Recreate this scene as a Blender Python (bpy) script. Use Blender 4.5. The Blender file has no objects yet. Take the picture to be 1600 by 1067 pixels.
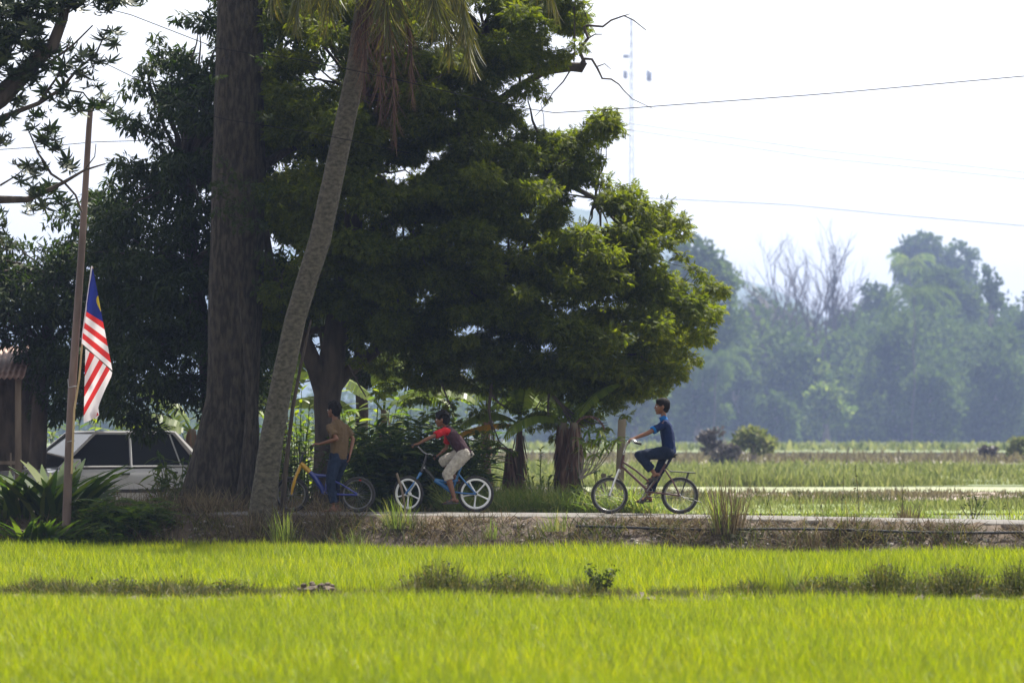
import bpy, math, random
import numpy as np
from mathutils import Vector, Matrix, noise as mnoise

# ------------------------------------------------------------------ camera, world, sun, exposure
scene = bpy.context.scene
FP = 6666.667; ZC = 1.025; HY = 680.0          # telephoto: metres <-> photo scale at a given distance
cam_d = bpy.data.cameras.new('camera'); cam = bpy.data.objects.new('camera', cam_d)
scene.collection.objects.link(cam); scene.camera = cam
cam.location = (0, 0, ZC); cam.rotation_euler = (math.pi/2, 0, 0)
cam_d.sensor_width = 36; cam_d.lens = 150; cam_d.shift_y = (HY-533.5)/1600
cam_d.clip_start = 0.5; cam_d.clip_end = 5000
cam_d.dof.use_dof = True; cam_d.dof.focus_distance = 55.2; cam_d.dof.aperture_fstop = 3.6
SUN_EL = math.radians(58); SUN_AZ = math.radians(38)      # azimuth from +Y (away from camera) towards +X
w = bpy.data.worlds.new('World'); scene.world = w; w.use_nodes = True
nt = w.node_tree; bg = nt.nodes['Background']
sky = nt.nodes.new('ShaderNodeTexSky'); sky.sky_type = 'NISHITA'; sky.sun_disc = False
sky.sun_elevation = SUN_EL; sky.sun_rotation = SUN_AZ
sky.air_density = 1.0; sky.dust_density = 2.0; sky.ozone_density = 1.0
hs = nt.nodes.new('ShaderNodeHueSaturation'); hs.inputs['Saturation'].default_value = .08
nt.links.new(sky.outputs[0], hs.inputs['Color']); nt.links.new(hs.outputs[0], bg.inputs[0]); bg.inputs[1].default_value = 0.105
sd = bpy.data.lights.new('sun', 'SUN'); sd.energy = 4.7; sd.angle = math.radians(0.6); sd.color = (1, .94, .82)
sun = bpy.data.objects.new('sun', sd); scene.collection.objects.link(sun)
sv = Vector((math.sin(SUN_AZ)*math.cos(SUN_EL), math.cos(SUN_AZ)*math.cos(SUN_EL), math.sin(SUN_EL)))
sun.rotation_euler = sv.to_track_quat('Z', 'Y').to_euler(); sun.location = (20, 60, 60)
scene.view_settings.view_transform = 'Standard'; scene.view_settings.look = 'None'
scene.view_settings.exposure = 1.28; scene.view_settings.gamma = 1

# ------------------------------------------------------------------ helpers
COL = scene.collection
rng = np.random.default_rng(7); random.seed(7)
def W(px, py, Y): return Vector(((px-800)/FP*Y, Y, ZC+(HY-py)/FP*Y))
def XP(px, Y): return (px-800)/FP*Y
def link(o, parent=None):
    COL.objects.link(o)
    if parent is not None: o.parent = parent
    return o
def tag(o, label=None, cat=None, group=None, kind=None):
    if label: o['label'] = label
    if cat: o['category'] = cat
    if group: o['group'] = group
    if kind: o['kind'] = kind
    return o
def empty(name, loc, label, cat, group=None, rz=0):
    o = bpy.data.objects.new(name, None); COL.objects.link(o); o.location = loc; o.rotation_euler = (0, 0, rz)
    o.empty_display_size = .1
    return tag(o, label, cat, group)

def edgeY(X): return 55.0-0.33*(X+2.5)
def sstep(a, b, x):
    t = np.clip((x-a)/(b-a), 0, 1); return t*t*(3-2*t)
def roadz(X): return -0.045*np.clip((X-1.5)/4, 0, 1.6)
def ground(X, Y):
    X = np.asarray(X, float); Y = np.asarray(Y, float)
    t = Y-edgeY(X); rz = roadz(X)
    front = -0.5+(rz-0.09+0.5)*sstep(-1.05, -0.12, t)
    z = np.where(t < -0.05, front, rz)
    z = np.where((t >= -0.1) & (t < 0), (rz-.09)+(t+.1)/.1*.09, z)
    m = 1-sstep(0.6, 2.2, X)
    back = -0.5+(0.47-0.3*sstep(3, 9, t)-.12*sstep(9, 40, t))*m
    zb = rz+(back-rz)*sstep(2.2, 2.2+0.5+.5*(1-m), t)
    return np.where(t > 2.2, zb, z)
def gz(X, Y): return float(ground(X, Y))

# ---- materials
def nodes(name):
    m = bpy.data.materials.new(name); m.use_nodes = True
    return m, m.node_tree, m.node_tree.nodes['Principled BSDF']
def ramp(t, fac, stops):
    r = t.nodes.new('ShaderNodeValToRGB'); e = r.color_ramp.elements
    while len(e) < len(stops): e.new(.5)
    for el, (p, c) in zip(e, stops): el.position = p; el.color = (*c, 1)
    t.links.new(fac, r.inputs[0]); return r.outputs[0]
def noise(t, scale, detail=4, obj=True, rough=.55, sc=None):
    tc = t.nodes.new('ShaderNodeTexCoord'); n = t.nodes.new('ShaderNodeTexNoise')
    n.inputs['Scale'].default_value = scale; n.inputs['Detail'].default_value = detail; n.inputs['Roughness'].default_value = rough
    src = tc.outputs['Object']
    if sc:
        mp = t.nodes.new('ShaderNodeMapping'); mp.inputs['Scale'].default_value = sc; t.links.new(src, mp.inputs[0]); src = mp.outputs[0]
    t.links.new(src, n.inputs['Vector']); return n.outputs['Fac']
def bump(t, b, h, strength=.5, dist=.02):
    n = t.nodes.new('ShaderNodeBump'); n.inputs['Strength'].default_value = strength; n.inputs['Distance'].default_value = dist
    t.links.new(h, n.inputs['Height']); t.links.new(n.outputs[0], b.inputs['Normal'])
def mat(name, c1, c2=None, scale=8, rough=.7, metal=0, bs=0, bd=.01, spec=.5, stretch=None, lo=.35, hi=.65, coat=0):
    m, t, b = nodes(name); c2 = c2 or c1
    f = noise(t, scale, sc=stretch); t.links.new(ramp(t, f, [(lo, c1), (hi, c2)]), b.inputs['Base Color'])
    b.inputs['Roughness'].default_value = rough; b.inputs['Metallic'].default_value = metal
    b.inputs['Specular IOR Level'].default_value = spec
    if coat: b.inputs['Coat Weight'].default_value = coat
    if bs: bump(t, b, noise(t, scale*2.5, 6, sc=stretch), bs, bd)
    return m
def leafmat(name, stops, trans, tfac=.4, rough=.45, spec=.4, nscale=None, nmix=.5):
    """two-sided leaf: colour varies leaf by leaf, light passes through"""
    m, t, b = nodes(name)
    g = t.nodes.new('ShaderNodeNewGeometry'); fac = g.outputs['Random Per Island']
    if nscale:
        mx = t.nodes.new('ShaderNodeMix'); mx.inputs[0].default_value = nmix
        t.links.new(fac, mx.inputs[2]); t.links.new(noise(t, nscale, 3), mx.inputs[3]); fac = mx.outputs[0]
    col = ramp(t, fac, stops); t.links.new(col, b.inputs['Base Color'])
    b.inputs['Roughness'].default_value = rough; b.inputs['Specular IOR Level'].default_value = spec
    tr = t.nodes.new('ShaderNodeBsdfTranslucent')
    mc = t.nodes.new('ShaderNodeMix'); mc.data_type = 'RGBA'; mc.blend_type = 'MULTIPLY'; mc.inputs[0].default_value = 1
    t.links.new(col, mc.inputs[6]); mc.inputs[7].default_value = (*trans, 1); t.links.new(mc.outputs[2], tr.inputs[0])
    ms = t.nodes.new('ShaderNodeMixShader'); ms.inputs[0].default_value = tfac
    t.links.new(b.outputs[0], ms.inputs[1]); t.links.new(tr.outputs[0], ms.inputs[2])
    t.links.new(ms.outputs[0], t.nodes['Material Output'].inputs[0]); return m

M = {}
M['soil'] = mat('soil', (.045, .032, .024), (.11, .08, .06), 3, .95, bs=.8, bd=.05)
M['road'] = mat('road', (.09, .083, .08), (.15, .14, .13), 6, .9, bs=.5, bd=.01)
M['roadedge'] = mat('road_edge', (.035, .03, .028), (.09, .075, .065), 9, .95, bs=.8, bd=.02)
M['mud'] = mat('mud', (.16, .12, .10), (.30, .24, .2), 1.5, .8, bs=.5, bd=.05)
M['bark'] = mat('bark', (.10, .085, .07), (.27, .24, .21), 6, .95, bs=1, bd=.04, stretch=(1, 1, .18))
M['darkbark'] = mat('dark_bark', (.035, .028, .022), (.09, .07, .055), 8, .95, bs=.8, bd=.02, stretch=(1, 1, .3))
M['mossbark'] = mat('mossy_bark', (.06, .052, .04), (.075, .08, .035), 4, .95, bs=1, bd=.03, stretch=(1, 1, .3))
M['farbark'] = mat('far_bark', (.16, .13, .11), (.26, .22, .2), 1, .9)
M['neem'] = leafmat('neem_leaf', [(0, (.020, .036, .006)), (.4, (.048, .072, .009)), (.7, (.09, .11, .013)), (1, (.16, .16, .02))], (2.7, 2.5, .4), .5, .6, .2, nscale=.9, nmix=.55)
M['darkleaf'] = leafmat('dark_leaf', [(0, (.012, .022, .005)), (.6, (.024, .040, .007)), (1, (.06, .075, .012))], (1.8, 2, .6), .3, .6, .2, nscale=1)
M['mango'] = leafmat('mango_leaf', [(0, (.012, .022, .008)), (.8, (.022, .04, .010)), (1, (.08, .10, .02))], (1.6, 2., .5), .14, rough=.45)
M['rice'] = leafmat('rice_blade', [(0, (.05, .09, .003)), (.35, (.135, .20, .004)), (.7, (.27, .33, .004)), (1, (.48, .43, .008))], (1.25, 1.2, .5), .5, rough=.5, nscale=.35, nmix=.4)
M['grass'] = leafmat('grass_blade', [(0, (.08, .13, .03)), (.6, (.17, .22, .05)), (1, (.30, .28, .12))], (1.5, 1.6, .7), .45, rough=.6)
M['fargrass'] = leafmat('far_grass', [(0, (.07, .09, .03)), (.6, (.15, .175, .065)), (1, (.24, .24, .13))], (1.4, 1.4, .8), .4, .8, .1)
M['farstubble'] = leafmat('far_stubble', [(0, (.07, .058, .04)), (.6, (.14, .12, .08)), (1, (.20, .19, .11))], (1.3, 1.3, .9), .3, .9, .1)
M['drygrass'] = leafmat('dry_grass', [(0, (.045, .033, .02)), (.5, (.10, .078, .045)), (.85, (.21, .165, .10)), (1, (.08, .11, .03))], (1.2, 1.1, .9), .3, rough=.8)
M['weed'] = leafmat('weed_leaf', [(0, (.022, .034, .008)), (.6, (.062, .076, .018)), (1, (.14, .11, .05))], (1.5, 1.5, .7), .35, rough=.7)
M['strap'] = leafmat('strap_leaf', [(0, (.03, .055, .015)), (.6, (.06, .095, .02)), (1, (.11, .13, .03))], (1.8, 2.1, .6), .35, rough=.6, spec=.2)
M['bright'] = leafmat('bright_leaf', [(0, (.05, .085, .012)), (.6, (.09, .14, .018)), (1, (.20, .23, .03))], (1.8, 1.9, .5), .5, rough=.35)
M['banana'] = leafmat('banana_leaf', [(0, (.08, .13, .018)), (1, (.15, .20, .03))], (1.9, 1.9, .5), .55, rough=.35)
M['orangeleaf'] = leafmat('yellowing_leaf', [(0, (.40, .22, .03)), (1, (.30, .25, .05))], (1.6, 1.4, .6), .5)
M['dead'] = leafmat('dead_leaf', [(0, (.06, .032, .024)), (.6, (.12, .07, .052)), (1, (.22, .145, .11))], (1.3, 1.1, .9), .3, rough=.8)
M['frond'] = leafmat('palm_leaf', [(0, (.035, .045, .009)), (.6, (.07, .075, .016)), (1, (.14, .115, .03))], (1.7, 1.6, .6), .35, rough=.5)
M['far'] = leafmat('far_leaf', [(0, (.03, .055, .02)), (.45, (.055, .085, .03)), (.62, (.10, .14, .04)), (1, (.16, .19, .06))], (1.4, 1.5, .7), .3, .95, .05, nscale=.08, nmix=.8)
M['farlight'] = leafmat('far_light_leaf', [(0, (.08, .12, .035)), (.5, (.13, .18, .05)), (1, (.22, .25, .08))], (1.5, 1.6, .7), .4, .95, .05)
M['farbrown'] = leafmat('far_brown_twigs', [(0, (.05, .042, .04)), (1, (.11, .09, .085))], (1, 1, 1), .2)

# ---- mesh builders
def npmesh(name, V, F, m, parent=None, smooth=False, mi=None):
    """V (n,3), F (k,c) constant corner count"""
    V = np.asarray(V, np.float32); F = np.asarray(F, np.int32); k, c = F.shape
    me = bpy.data.meshes.new(name)
    me.vertices.add(len(V)); me.vertices.foreach_set('co', V.ravel())
    me.loops.add(k*c); me.loops.foreach_set('vertex_index', F.ravel())
    me.polygons.add(k); me.polygons.foreach_set('loop_start', np.arange(0, k*c, c, dtype=np.int32))
    try: me.polygons.foreach_set('loop_total', np.full(k, c, np.int32))
    except Exception: pass
    for x in (m if isinstance(m, (list, tuple)) else [m]): me.materials.append(x)
    if mi is not None: me.polygons.foreach_set('material_index', np.asarray(mi, np.int32))
    if smooth: me.polygons.foreach_set('use_smooth', np.ones(k, bool))
    me.update(calc_edges=True); me.validate()
    return link(bpy.data.objects.new(name, me), parent)

class MB:
    def __init__(s): s.v = []; s.f = []; s.m = []
    def add(s, vs, fs, mi=0):
        o = len(s.v); s.v += [tuple(v) for v in vs]; s.f += [tuple(i+o for i in f) for f in fs]; s.m += [mi]*len(fs); return s
    def tube(s, pts, rad, n=8, cap=True, mi=0, flat=1.0, side=None):
        pts = [Vector(p) for p in pts]
        if not hasattr(rad, '__len__'): rad = [rad]*len(pts)
        vs = []; prev = None
        for i, p in enumerate(pts):
            d = (pts[min(i+1, len(pts)-1)]-pts[max(i-1, 0)]).normalized()
            if side is not None: a = Vector(side)
            elif prev is not None: a = prev
            else: a = Vector((0, 1, 0)) if abs(d.y) < .9 else Vector((1, 0, 0))
            a = (a-d*a.dot(d)).normalized(); b = d.cross(a); prev = a
            r = rad[i]; ra, rb = (r if isinstance(r, (tuple, list)) else (r, r*flat))
            for k in range(n):
                t = 2*math.pi*k/n; vs.append(p+a*ra*math.cos(t)+b*rb*math.sin(t))
        fs = []
        for i in range(len(pts)-1):
            for k in range(n):
                k2 = (k+1) % n; fs.append((i*n+k, i*n+k2, (i+1)*n+k2, (i+1)*n+k))
        if cap: fs += [tuple(range(n))[::-1], tuple((len(pts)-1)*n+k for k in range(n))]
        return s.add(vs, fs, mi)
    def ball(s, c, r, n=12, rot=None, mi=0):
        c = Vector(c); r = r if hasattr(r, '__len__') else (r, r, r); R = rot or Matrix.Identity(3); h = n//2
        vs = [c+R@Vector((0, 0, r[2]))]
        for i in range(1, h):
            p = math.pi*i/h
            for k in range(n):
                t = 2*math.pi*k/n
                vs.append(c+R@Vector((r[0]*math.sin(p)*math.cos(t), r[1]*math.sin(p)*math.sin(t), r[2]*math.cos(p))))
        vs.append(c+R@Vector((0, 0, -r[2]))); fs = []
        for k in range(n): fs.append((0, 1+k, 1+(k+1) % n)); fs.append((len(vs)-1, 1+(h-2)*n+(k+1) % n, 1+(h-2)*n+k))
        for i in range(h-2):
            for k in range(n):
                a = 1+i*n+k; b = 1+i*n+(k+1) % n; fs.append((a, a+n, b+n, b))
        return s.add(vs, fs, mi)
    def caps(s, pts, rad, n=10):
        """capsule chain: cones with balls at every joint (closed shells, for remeshing)"""
        for i, p in enumerate(pts): s.ball(p, rad[i], n)
        for i in range(len(pts)-1): s.tube([pts[i], pts[i+1]], [rad[i], rad[i+1]], n)
        return s
    def box(s, c, size, rot=None, mi=0):
        c = Vector(c); R = rot or Matrix.Identity(3); a, b, d = [x/2 for x in size]
        vs = [c+R@Vector((x*a, y*b, z*d)) for z in (-1, 1) for y in (-1, 1) for x in (-1, 1)]
        return s.add(vs, [(0, 2, 3, 1), (4, 5, 7, 6), (0, 1, 5, 4), (2, 6, 7, 3), (0, 4, 6, 2), (1, 3, 7, 5)], mi)
    def torus(s, c, R, r, axis=(0, 1, 0), n=40, k=8, mi=0, xf=None, sq=1.0):
        vs = []; fs = []
        for i in range(n):
            a = 2*math.pi*i/n
            for j in range(k):
                b = 2*math.pi*j/k; q = R+r*math.cos(b)
                v = Vector((q*math.cos(a), r*sq*math.sin(b), q*math.sin(a)))
                vs.append((xf@v if xf else v)+Vector(c))
        for i in range(n):
            for j in range(k):
                fs.append((i*k+j, i*k+(j+1) % k, ((i+1) % n)*k+(j+1) % k, ((i+1) % n)*k+j))
        return s.add(vs, fs, mi)
    def prism(s, poly, thick_vec, mi=0):
        n = len(poly); t = Vector(thick_vec); vs = [Vector(p) for p in poly]+[Vector(p)+t for p in poly]
        return s.add(vs, [tuple(range(n)), tuple(range(n, 2*n))[::-1]]+[(i, i+n, (i+1) % n+n, (i+1) % n) for i in range(n)], mi)
    def build(s, name, m, parent=None, smooth=True, bevel=0):
        me = bpy.data.meshes.new(name); me.from_pydata(s.v, [], s.f)
        for x in (m if isinstance(m, (list, tuple)) else [m]): me.materials.append(x)
        me.polygons.foreach_set('material_index', s.m)
        if smooth:
            me.polygons.foreach_set('use_smooth', [True]*len(s.f))
        o = link(bpy.data.objects.new(name, me), parent)
        if smooth:
            try: me.set_sharp_from_angle(angle=math.radians(40))
            except Exception: pass
        if bevel:
            b = o.modifiers.new('bevel', 'BEVEL'); b.width = bevel; b.segments = 2; b.limit_method = 'ANGLE'
        return o
    def bake(s, name, m, parent=None, voxel=.005, smooth=6, disp=None, offset=None):
        """unite the closed shells into ONE continuous surface"""
        o = s.build(name, m, None, True)
        r = o.modifiers.new('r', 'REMESH'); r.mode = 'VOXEL'; r.voxel_size = voxel
        q = o.modifiers.new('s', 'SMOOTH'); q.iterations = smooth; q.factor = .5
        dg = bpy.context.evaluated_depsgraph_get(); dg.update()
        me = bpy.data.meshes.new_from_object(o.evaluated_get(dg)); old = o.data
        o.modifiers.clear(); o.data = me; bpy.data.meshes.remove(old); me.name = name
        if not me.materials: me.materials.append(m)
        me.polygons.foreach_set('use_smooth', [True]*len(me.polygons))
        if disp:
            for v in me.vertices:
                v.co += v.normal*disp(v.co)
            me.update()
        o.parent = parent
        return o

# ---- leaf templates: length along +x, width y, normal z
def tri_strip(pts, wid, up=(0, 0, 1)):
    """flat strip through pts; returns V,F(quads)"""
    V = []
    for p, w_ in zip(pts, wid): V += [(p[0], p[1]-w_, p[2]), (p[0], p[1]+w_, p[2])]
    return V, [(2*i, 2*i+1, 2*i+3, 2*i+2) for i in range(len(pts)-1)]
def T_pinnate(pairs=4, L=.105, ll=.046, lw=.0105):
    V = []; F = []
    def leaflet(x, z, ang, l):
        c, s_ = math.cos(ang), math.sin(ang); o = len(V)
        for (u, v_, dz) in ((0, 0, 0), (.42*l, lw, -.006), (l, 0, -.03), (.5*l, -lw, -.006)):
            V.append((x+u*c-v_*s_, u*s_+v_*c, z+dz*(l/.075)))
        F.append((o, o+1, o+2, o+3))
    for i in range(pairs):
        x = L*(.2+.75*i/pairs); z = -.9*x*x; l = ll*(.75+.35*math.sin(math.pi*(i+.5)/pairs))
        leaflet(x, z, math.radians(58-4*i), l); leaflet(x+.01, z, -math.radians(58-4*i), l)
    leaflet(L*.95, -.9*L*L*.9, 0, ll)
    o = len(V); V += [(0, -.0015, 0), (0, .0015, 0), (L, .001, -.9*L*L), (L, -.001, -.9*L*L)]; F.append((o, o+1, o+2, o+3))
    return np.array(V), np.array(F)
def T_blade(L=.2, wd=.022, droop=.25, seg=3, fold=0):
    V = []; F = []
    for i in range(seg+1):
        u = i/seg; w_ = wd*math.sin(math.pi*(.08+.9*u))**.8 if wd > .004 else wd*(1-u*.9)
        V += [(L*u, -w_, -droop*L*u*u), (L*u, w_, -droop*L*u*u)]
    return np.array(V), np.array([(2*i, 2*i+1, 2*i+3, 2*i+2) for i in range(seg)])
def T_grass(L=1., wd=.01, bend=.35, seg=3):
    """upright blade along +x (up), bending towards +z"""
    V = []
    for i in range(seg+1):
        u = i/seg; w_ = wd*(1-u)**.6+.0006
        V += [(L*u*(1-.15*bend*u), -w_, bend*L*u*u), (L*u*(1-.15*bend*u), w_, bend*L*u*u)]
    return np.array(V), np.array([(2*i, 2*i+1, 2*i+3, 2*i+2) for i in range(seg)])
def T_whorl(n=7, L=.19, wd=.021):
    V = []; F = []
    bv, bf = T_blade(L, wd, .5, 3)
    for i in range(n):
        a = 2*math.pi*i/n+.3*math.sin(i*7); e = .2+.3*math.sin(i*3.1)
        c, s_ = math.cos(a), math.sin(a); ce, se = math.cos(e), math.sin(e); o = len(V)
        for x, y, z in bv*(.8+.3*math.sin(i*5)):
            x2 = x*ce-z*se; z2 = x*se+z*ce
            V.append((z2*1.0+.0, x2*c-y*s_, x2*s_+y*c))
        F += [tuple(k+o for k in f) for f in bf]
    return np.array(V), np.array(F)
def T_card(s=.5):
    return np.array([(-s*.5, 0, 0), (0, -s*.32, .04*s), (s*.55, 0, 0), (0, s*.36, -.05*s)]), np.array([(0, 1, 2, 3)])
def frames(d, up):
    d = d/np.linalg.norm(d, axis=1, keepdims=True)
    u = up-d*np.sum(up*d, axis=1, keepdims=True); u /= np.linalg.norm(u, axis=1, keepdims=True)+1e-9
    y = np.cross(u, d); return np.stack([d, y, u], axis=2)         # columns
def scatter(tmpl, P, D, U, S):
    V, F = tmpl; R = frames(D, U); n = len(P)
    out = np.einsum('nij,kj->nki', R, V)*np.asarray(S).reshape(n, 1, 1)+P[:, None, :]
    FF = F[None]+(np.arange(n)*len(V))[:, None, None]
    return out.reshape(-1, 3), FF.reshape(-1, F.shape[1])
def merge(parts):
    Vs = []; Fs = []; o = 0
    for V, F in parts: Vs.append(V); Fs.append(F+o); o += len(V)
    return np.concatenate(Vs), np.concatenate(Fs)
def rdir(n, r=rng):
    v = r.normal(size=(n, 3)); return v/np.linalg.norm(v, axis=1, keepdims=True)

def in_poly(x, y, P):
    c = np.zeros(x.shape, bool); n = len(P); j = n-1
    for i in range(n):
        xi, yi = P[i]; xj, yj = P[j]
        c ^= ((yi > y) != (yj > y)) & (x < (xj-xi)*(y-yi)/(yj-yi+1e-9)+xi); j = i
    return c
def edge_dist(x, y, P):
    d = np.full(x.shape, 1e9); n = len(P)
    for i in range(n):
        ax, ay = P[i]; bx, by = P[(i+1) % n]; dx, dy = bx-ax, by-ay
        t = np.clip(((x-ax)*dx+(y-ay)*dy)/(dx*dx+dy*dy+1e-9), 0, 1)
        d = np.minimum(d, np.hypot(x-ax-t*dx, y-ay-t*dy))
    return d
def clumps_in(poly, Yc, thick, n, rpx, gaps=(), r=rng, inset=.45, mind=.55):
    P = np.array(poly, float); lo = P.min(0); hi = P.max(0); out = []
    tries = 0
    while len(out) < n and tries < 200:
        tries += 1
        x = r.uniform(lo[0], hi[0], n*3); y = r.uniform(lo[1], hi[1], n*3)
        ok = in_poly(x, y, P); ed = edge_dist(x, y, P); rr = rpx*r.uniform(.6, 1.25, n*3)
        ok &= ed > inset*rr
        for gx, gy, gr in gaps: ok &= np.hypot(x-gx, y-gy) > gr+rr*.6
        for i in np.where(ok)[0]:
            dp = thick*math.sqrt(min(1, ed[i]/110)); Y = Yc+r.uniform(-1, 1)*dp
            if all((x[i]-a[0])**2+(y[i]-a[1])**2+((Y-a[2])*90)**2 > (mind*(rr[i]+a[3]))**2 for a in out[-400:]):
                out.append((x[i], y[i], Y, rr[i]))
                if len(out) >= n: break
    return out
def leaves_on(clumps, per, tmpl, sc=(.8, 1.2), squash=.62, droop=.25, r=rng, base=(0, 0, 0), upmix=.6):
    Ps = []; Ds = []; Us = []; Ss = []
    for (px, py, Y, rr) in clumps:
        c = np.array(W(px, py, Y)); R = rr/FP*Y; n = max(4, int(per*(rr/40)**2))
        o = rdir(n, r); q = r.uniform(.25, 1, n)**.5; off = o*q[:, None]*R; off[:, 2] *= squash
        d = o*np.array([1, 1, .4])*.8+rdir(n, r)*1.0; d[:, 2] -= droop
        Ps.append(c+off); Ds.append(d); Us.append(rdir(n, r)*upmix+np.array([0, 0, 1.])); Ss.append(r.uniform(sc[0], sc[1], n))
    P = np.concatenate(Ps)-np.array(base)
    return scatter(tmpl, P, np.concatenate(Ds), np.concatenate(Us), np.concatenate(Ss))
def curve(a, b, sag=.0, n=6, wob=.0, r=random):
    a, b = Vector(a), Vector(b); L = (b-a).length; out = []
    for i in range(n+1):
        t = i/n; p = a.lerp(b, t); p.z += sag*4*t*(1-t)
        if 0 < i < n: p += Vector((r.uniform(-1, 1), r.uniform(-1, 1), r.uniform(-1, 1)))*wob*L
        out.append(p)
    return out
def limbs_to(mb, forks, clumps, base, frac=.25, r0=.05, seed=1):
    rr = random.Random(seed); b = Vector(base)
    for (px, py, Y, rad) in clumps:
        if rr.random() > frac: continue
        t = W(px, py, Y); f = min(forks, key=lambda q: (q-t).length+rr.uniform(0, .6))
        L = (t-f).length
        pts = [p-b for p in curve(f, t, .06*L, 6, .03, rr)]
        mb.tube(pts, [r0*(1-i/6.5)*(.5+.5*min(1, L/2)) for i in range(7)], 5)
def ppts(lst, Y, base): return [W(x, y, Y+(d[0] if d else 0))-Vector(base) for x, y, *d in lst]

# ================================================================== SETTING
def lines(*segs):
    out = []
    for a, b, st in segs: out += list(np.arange(a, b-1e-6, st))
    return out+[segs[-1][1]]
gx = np.array(lines((-960, -60, 60), (-60, -10, 5), (-10, -9, 1), (-9, 9, .15), (9, 60, 3), (60, 960, 60)))
gy = np.array(lines((-5, 48, 4), (48, 50.5, .5), (50.5, 62, .1), (62, 72, .5), (72, 120, 6), (120, 3400, 160)))
GX, GY = np.meshgrid(gx, gy); GZ = ground(GX, GY)
tt = GY-edgeY(GX); wob = (tt > -1.3) & (tt < 0.02) & (abs(GX) < 9)
rn = rng.normal(size=GZ.shape); GZ = GZ+np.where(wob, rn*.022, 0); GZ = GZ+np.where((tt > 2.6) & (tt < 9) & (abs(GX) < 9), rn*.015, 0)
ni = len(gx)
idx = np.arange(len(gy)*ni).reshape(len(gy), ni)
F = np.stack([idx[:-1, :-1], idx[:-1, 1:], idx[1:, 1:], idx[1:, :-1]], -1).reshape(-1, 4)
g = npmesh('ground', np.stack([GX, GY, GZ], -1).reshape(-1, 3), F, M['soil'], smooth=True); tag(g, kind='structure')
# road sheet on the embankment
xs = np.arange(-9, 14, .25); V = []
for x in xs:
    e = edgeY(x); z = float(roadz(x))+.006
    wv = .02*math.sin(x*5)+.015*math.sin(x*13+1)
    V += [(x, e-.02+wv, z-.085), (x, e+.01+wv, z-.015), (x, e+.06+wv, z), (x, e+1.1, z+.02), (x, e+2.25, z)]
F = [(i*5+k, (i+1)*5+k, (i+1)*5+k+1, i*5+k+1) for i in range(len(xs)-1) for k in range(4)]
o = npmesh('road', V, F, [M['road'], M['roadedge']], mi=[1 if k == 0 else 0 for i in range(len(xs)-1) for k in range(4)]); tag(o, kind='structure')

def sheet(name, x0, x1, y0, y1, z, m, jag=0, seed=0, n=60):
    r = np.random.default_rng(seed); xs = np.linspace(x0, x1, n)
    j0 = np.cumsum(r.normal(size=n))*jag*.4; j1 = np.cumsum(r.normal(size=n))*jag*.4
    j0 -= j0.mean(); j1 -= j1.mean()
    V = []
    for i, x in enumerate(xs): V += [(x, y0+j0[i], z), (x, max(y1+j1[i], y0+j0[i]+.2), z)]
    return tag(npmesh(name, V, [(2*i, 2*i+2, 2*i+3, 2*i+1) for i in range(n-1)], m), kind='structure')
m, t, b = nodes('pond_water'); b.inputs['Base Color'].default_value = (.25, .24, .2, 1); b.inputs['Roughness'].default_value = .12
b.inputs['Specular IOR Level'].default_value = 1; bump(t, b, noise(t, 3, 3), .15, .02); M['water'] = m
M['fpale'] = mat('flooded_seedlings', (.15, .175, .085), (.23, .25, .13), .6, .8)
M['fgreen'] = mat('far_paddy_green', (.10, .14, .035), (.16, .20, .06), .5, .9)
M['fmid'] = mat('far_paddy_mid', (.08, .11, .035), (.13, .16, .05), .3, .9)
M['fmauve'] = mat('dry_stubble', (.12, .105, .08), (.20, .18, .13), .3, .9)
sheet('water', 1.9, 60, 60, 84, -.47, M['water'], .1, 1)
sheet('paddy_field', 2, 60, 80.5, 91, -.44, M['fgreen'], .3, 2)
sheet('mud_flat', 2, 60, 91, 110, -.465, M['mud'], .5, 3)
sheet('water', 3.2, 60, 94.5, 101, -.45, M['water'], .9, 4, 90)
sheet('paddy_field', 2, 60, 109, 122, -.44, M['fpale'], .4, 5)
sheet('paddy_field', -60, 80, 122, 190, -.42, M['fmid'], 1, 6)
sheet('paddy_field', -60, 80, 190, 206, -.4, M['fgreen'], 1.5, 7)
sheet('paddy_field', -80, 100, 206, 310, -.38, M['fmauve'], 2, 8)
sheet('paddy_field', -200, 260, 340, 1100, -.36, M['fmid'], 3, 9)
# hill far behind
hp = [(-900, 520), (-400, 500), (0, 475), (250, 430), (450, 385), (650, 350), (800, 325), (900, 318), (1000, 340), (1080, 395), (1150, 432), (1215, 455), (1300, 500), (1500, 540), (1900, 600), (2400, 640)]
hx = np.array([(p[0]-800)/FP*3000 for p in hp]); hz = np.array([ZC+(HY-p[1])/FP*3000 for p in hp])
xs = np.linspace(hx[0], hx[-1], 150); zs = np.interp(xs, hx, hz); V = []
prof = [(-260, -.02), (-180, .22), (-110, .55), (-50, .85), (0, 1), (90, .8), (200, .3), (300, -.02)]
for i, x in enumerate(xs):
    for k, (dy, f) in enumerate(prof):
        nz = mnoise.noise(Vector((x*.03, dy*.03, 0)))*6*f+mnoise.noise(Vector((x*.15, dy*.1, 3)))*2.2*max(f, 0)
        V.append((x, 3000+dy, zs[i]*f+nz-1*(f < 0)))
K = len(prof)
F = [(i*K+k, (i+1)*K+k, (i+1)*K+k+1, i*K+k+1) for i in range(len(xs)-1) for k in range(K-1)]
M['hill'] = mat('wooded_hill', (.03, .055, .02), (.07, .10, .04), .08, .95)
tag(npmesh('hill', V, F, M['hill'], smooth=True), kind='structure')

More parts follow.
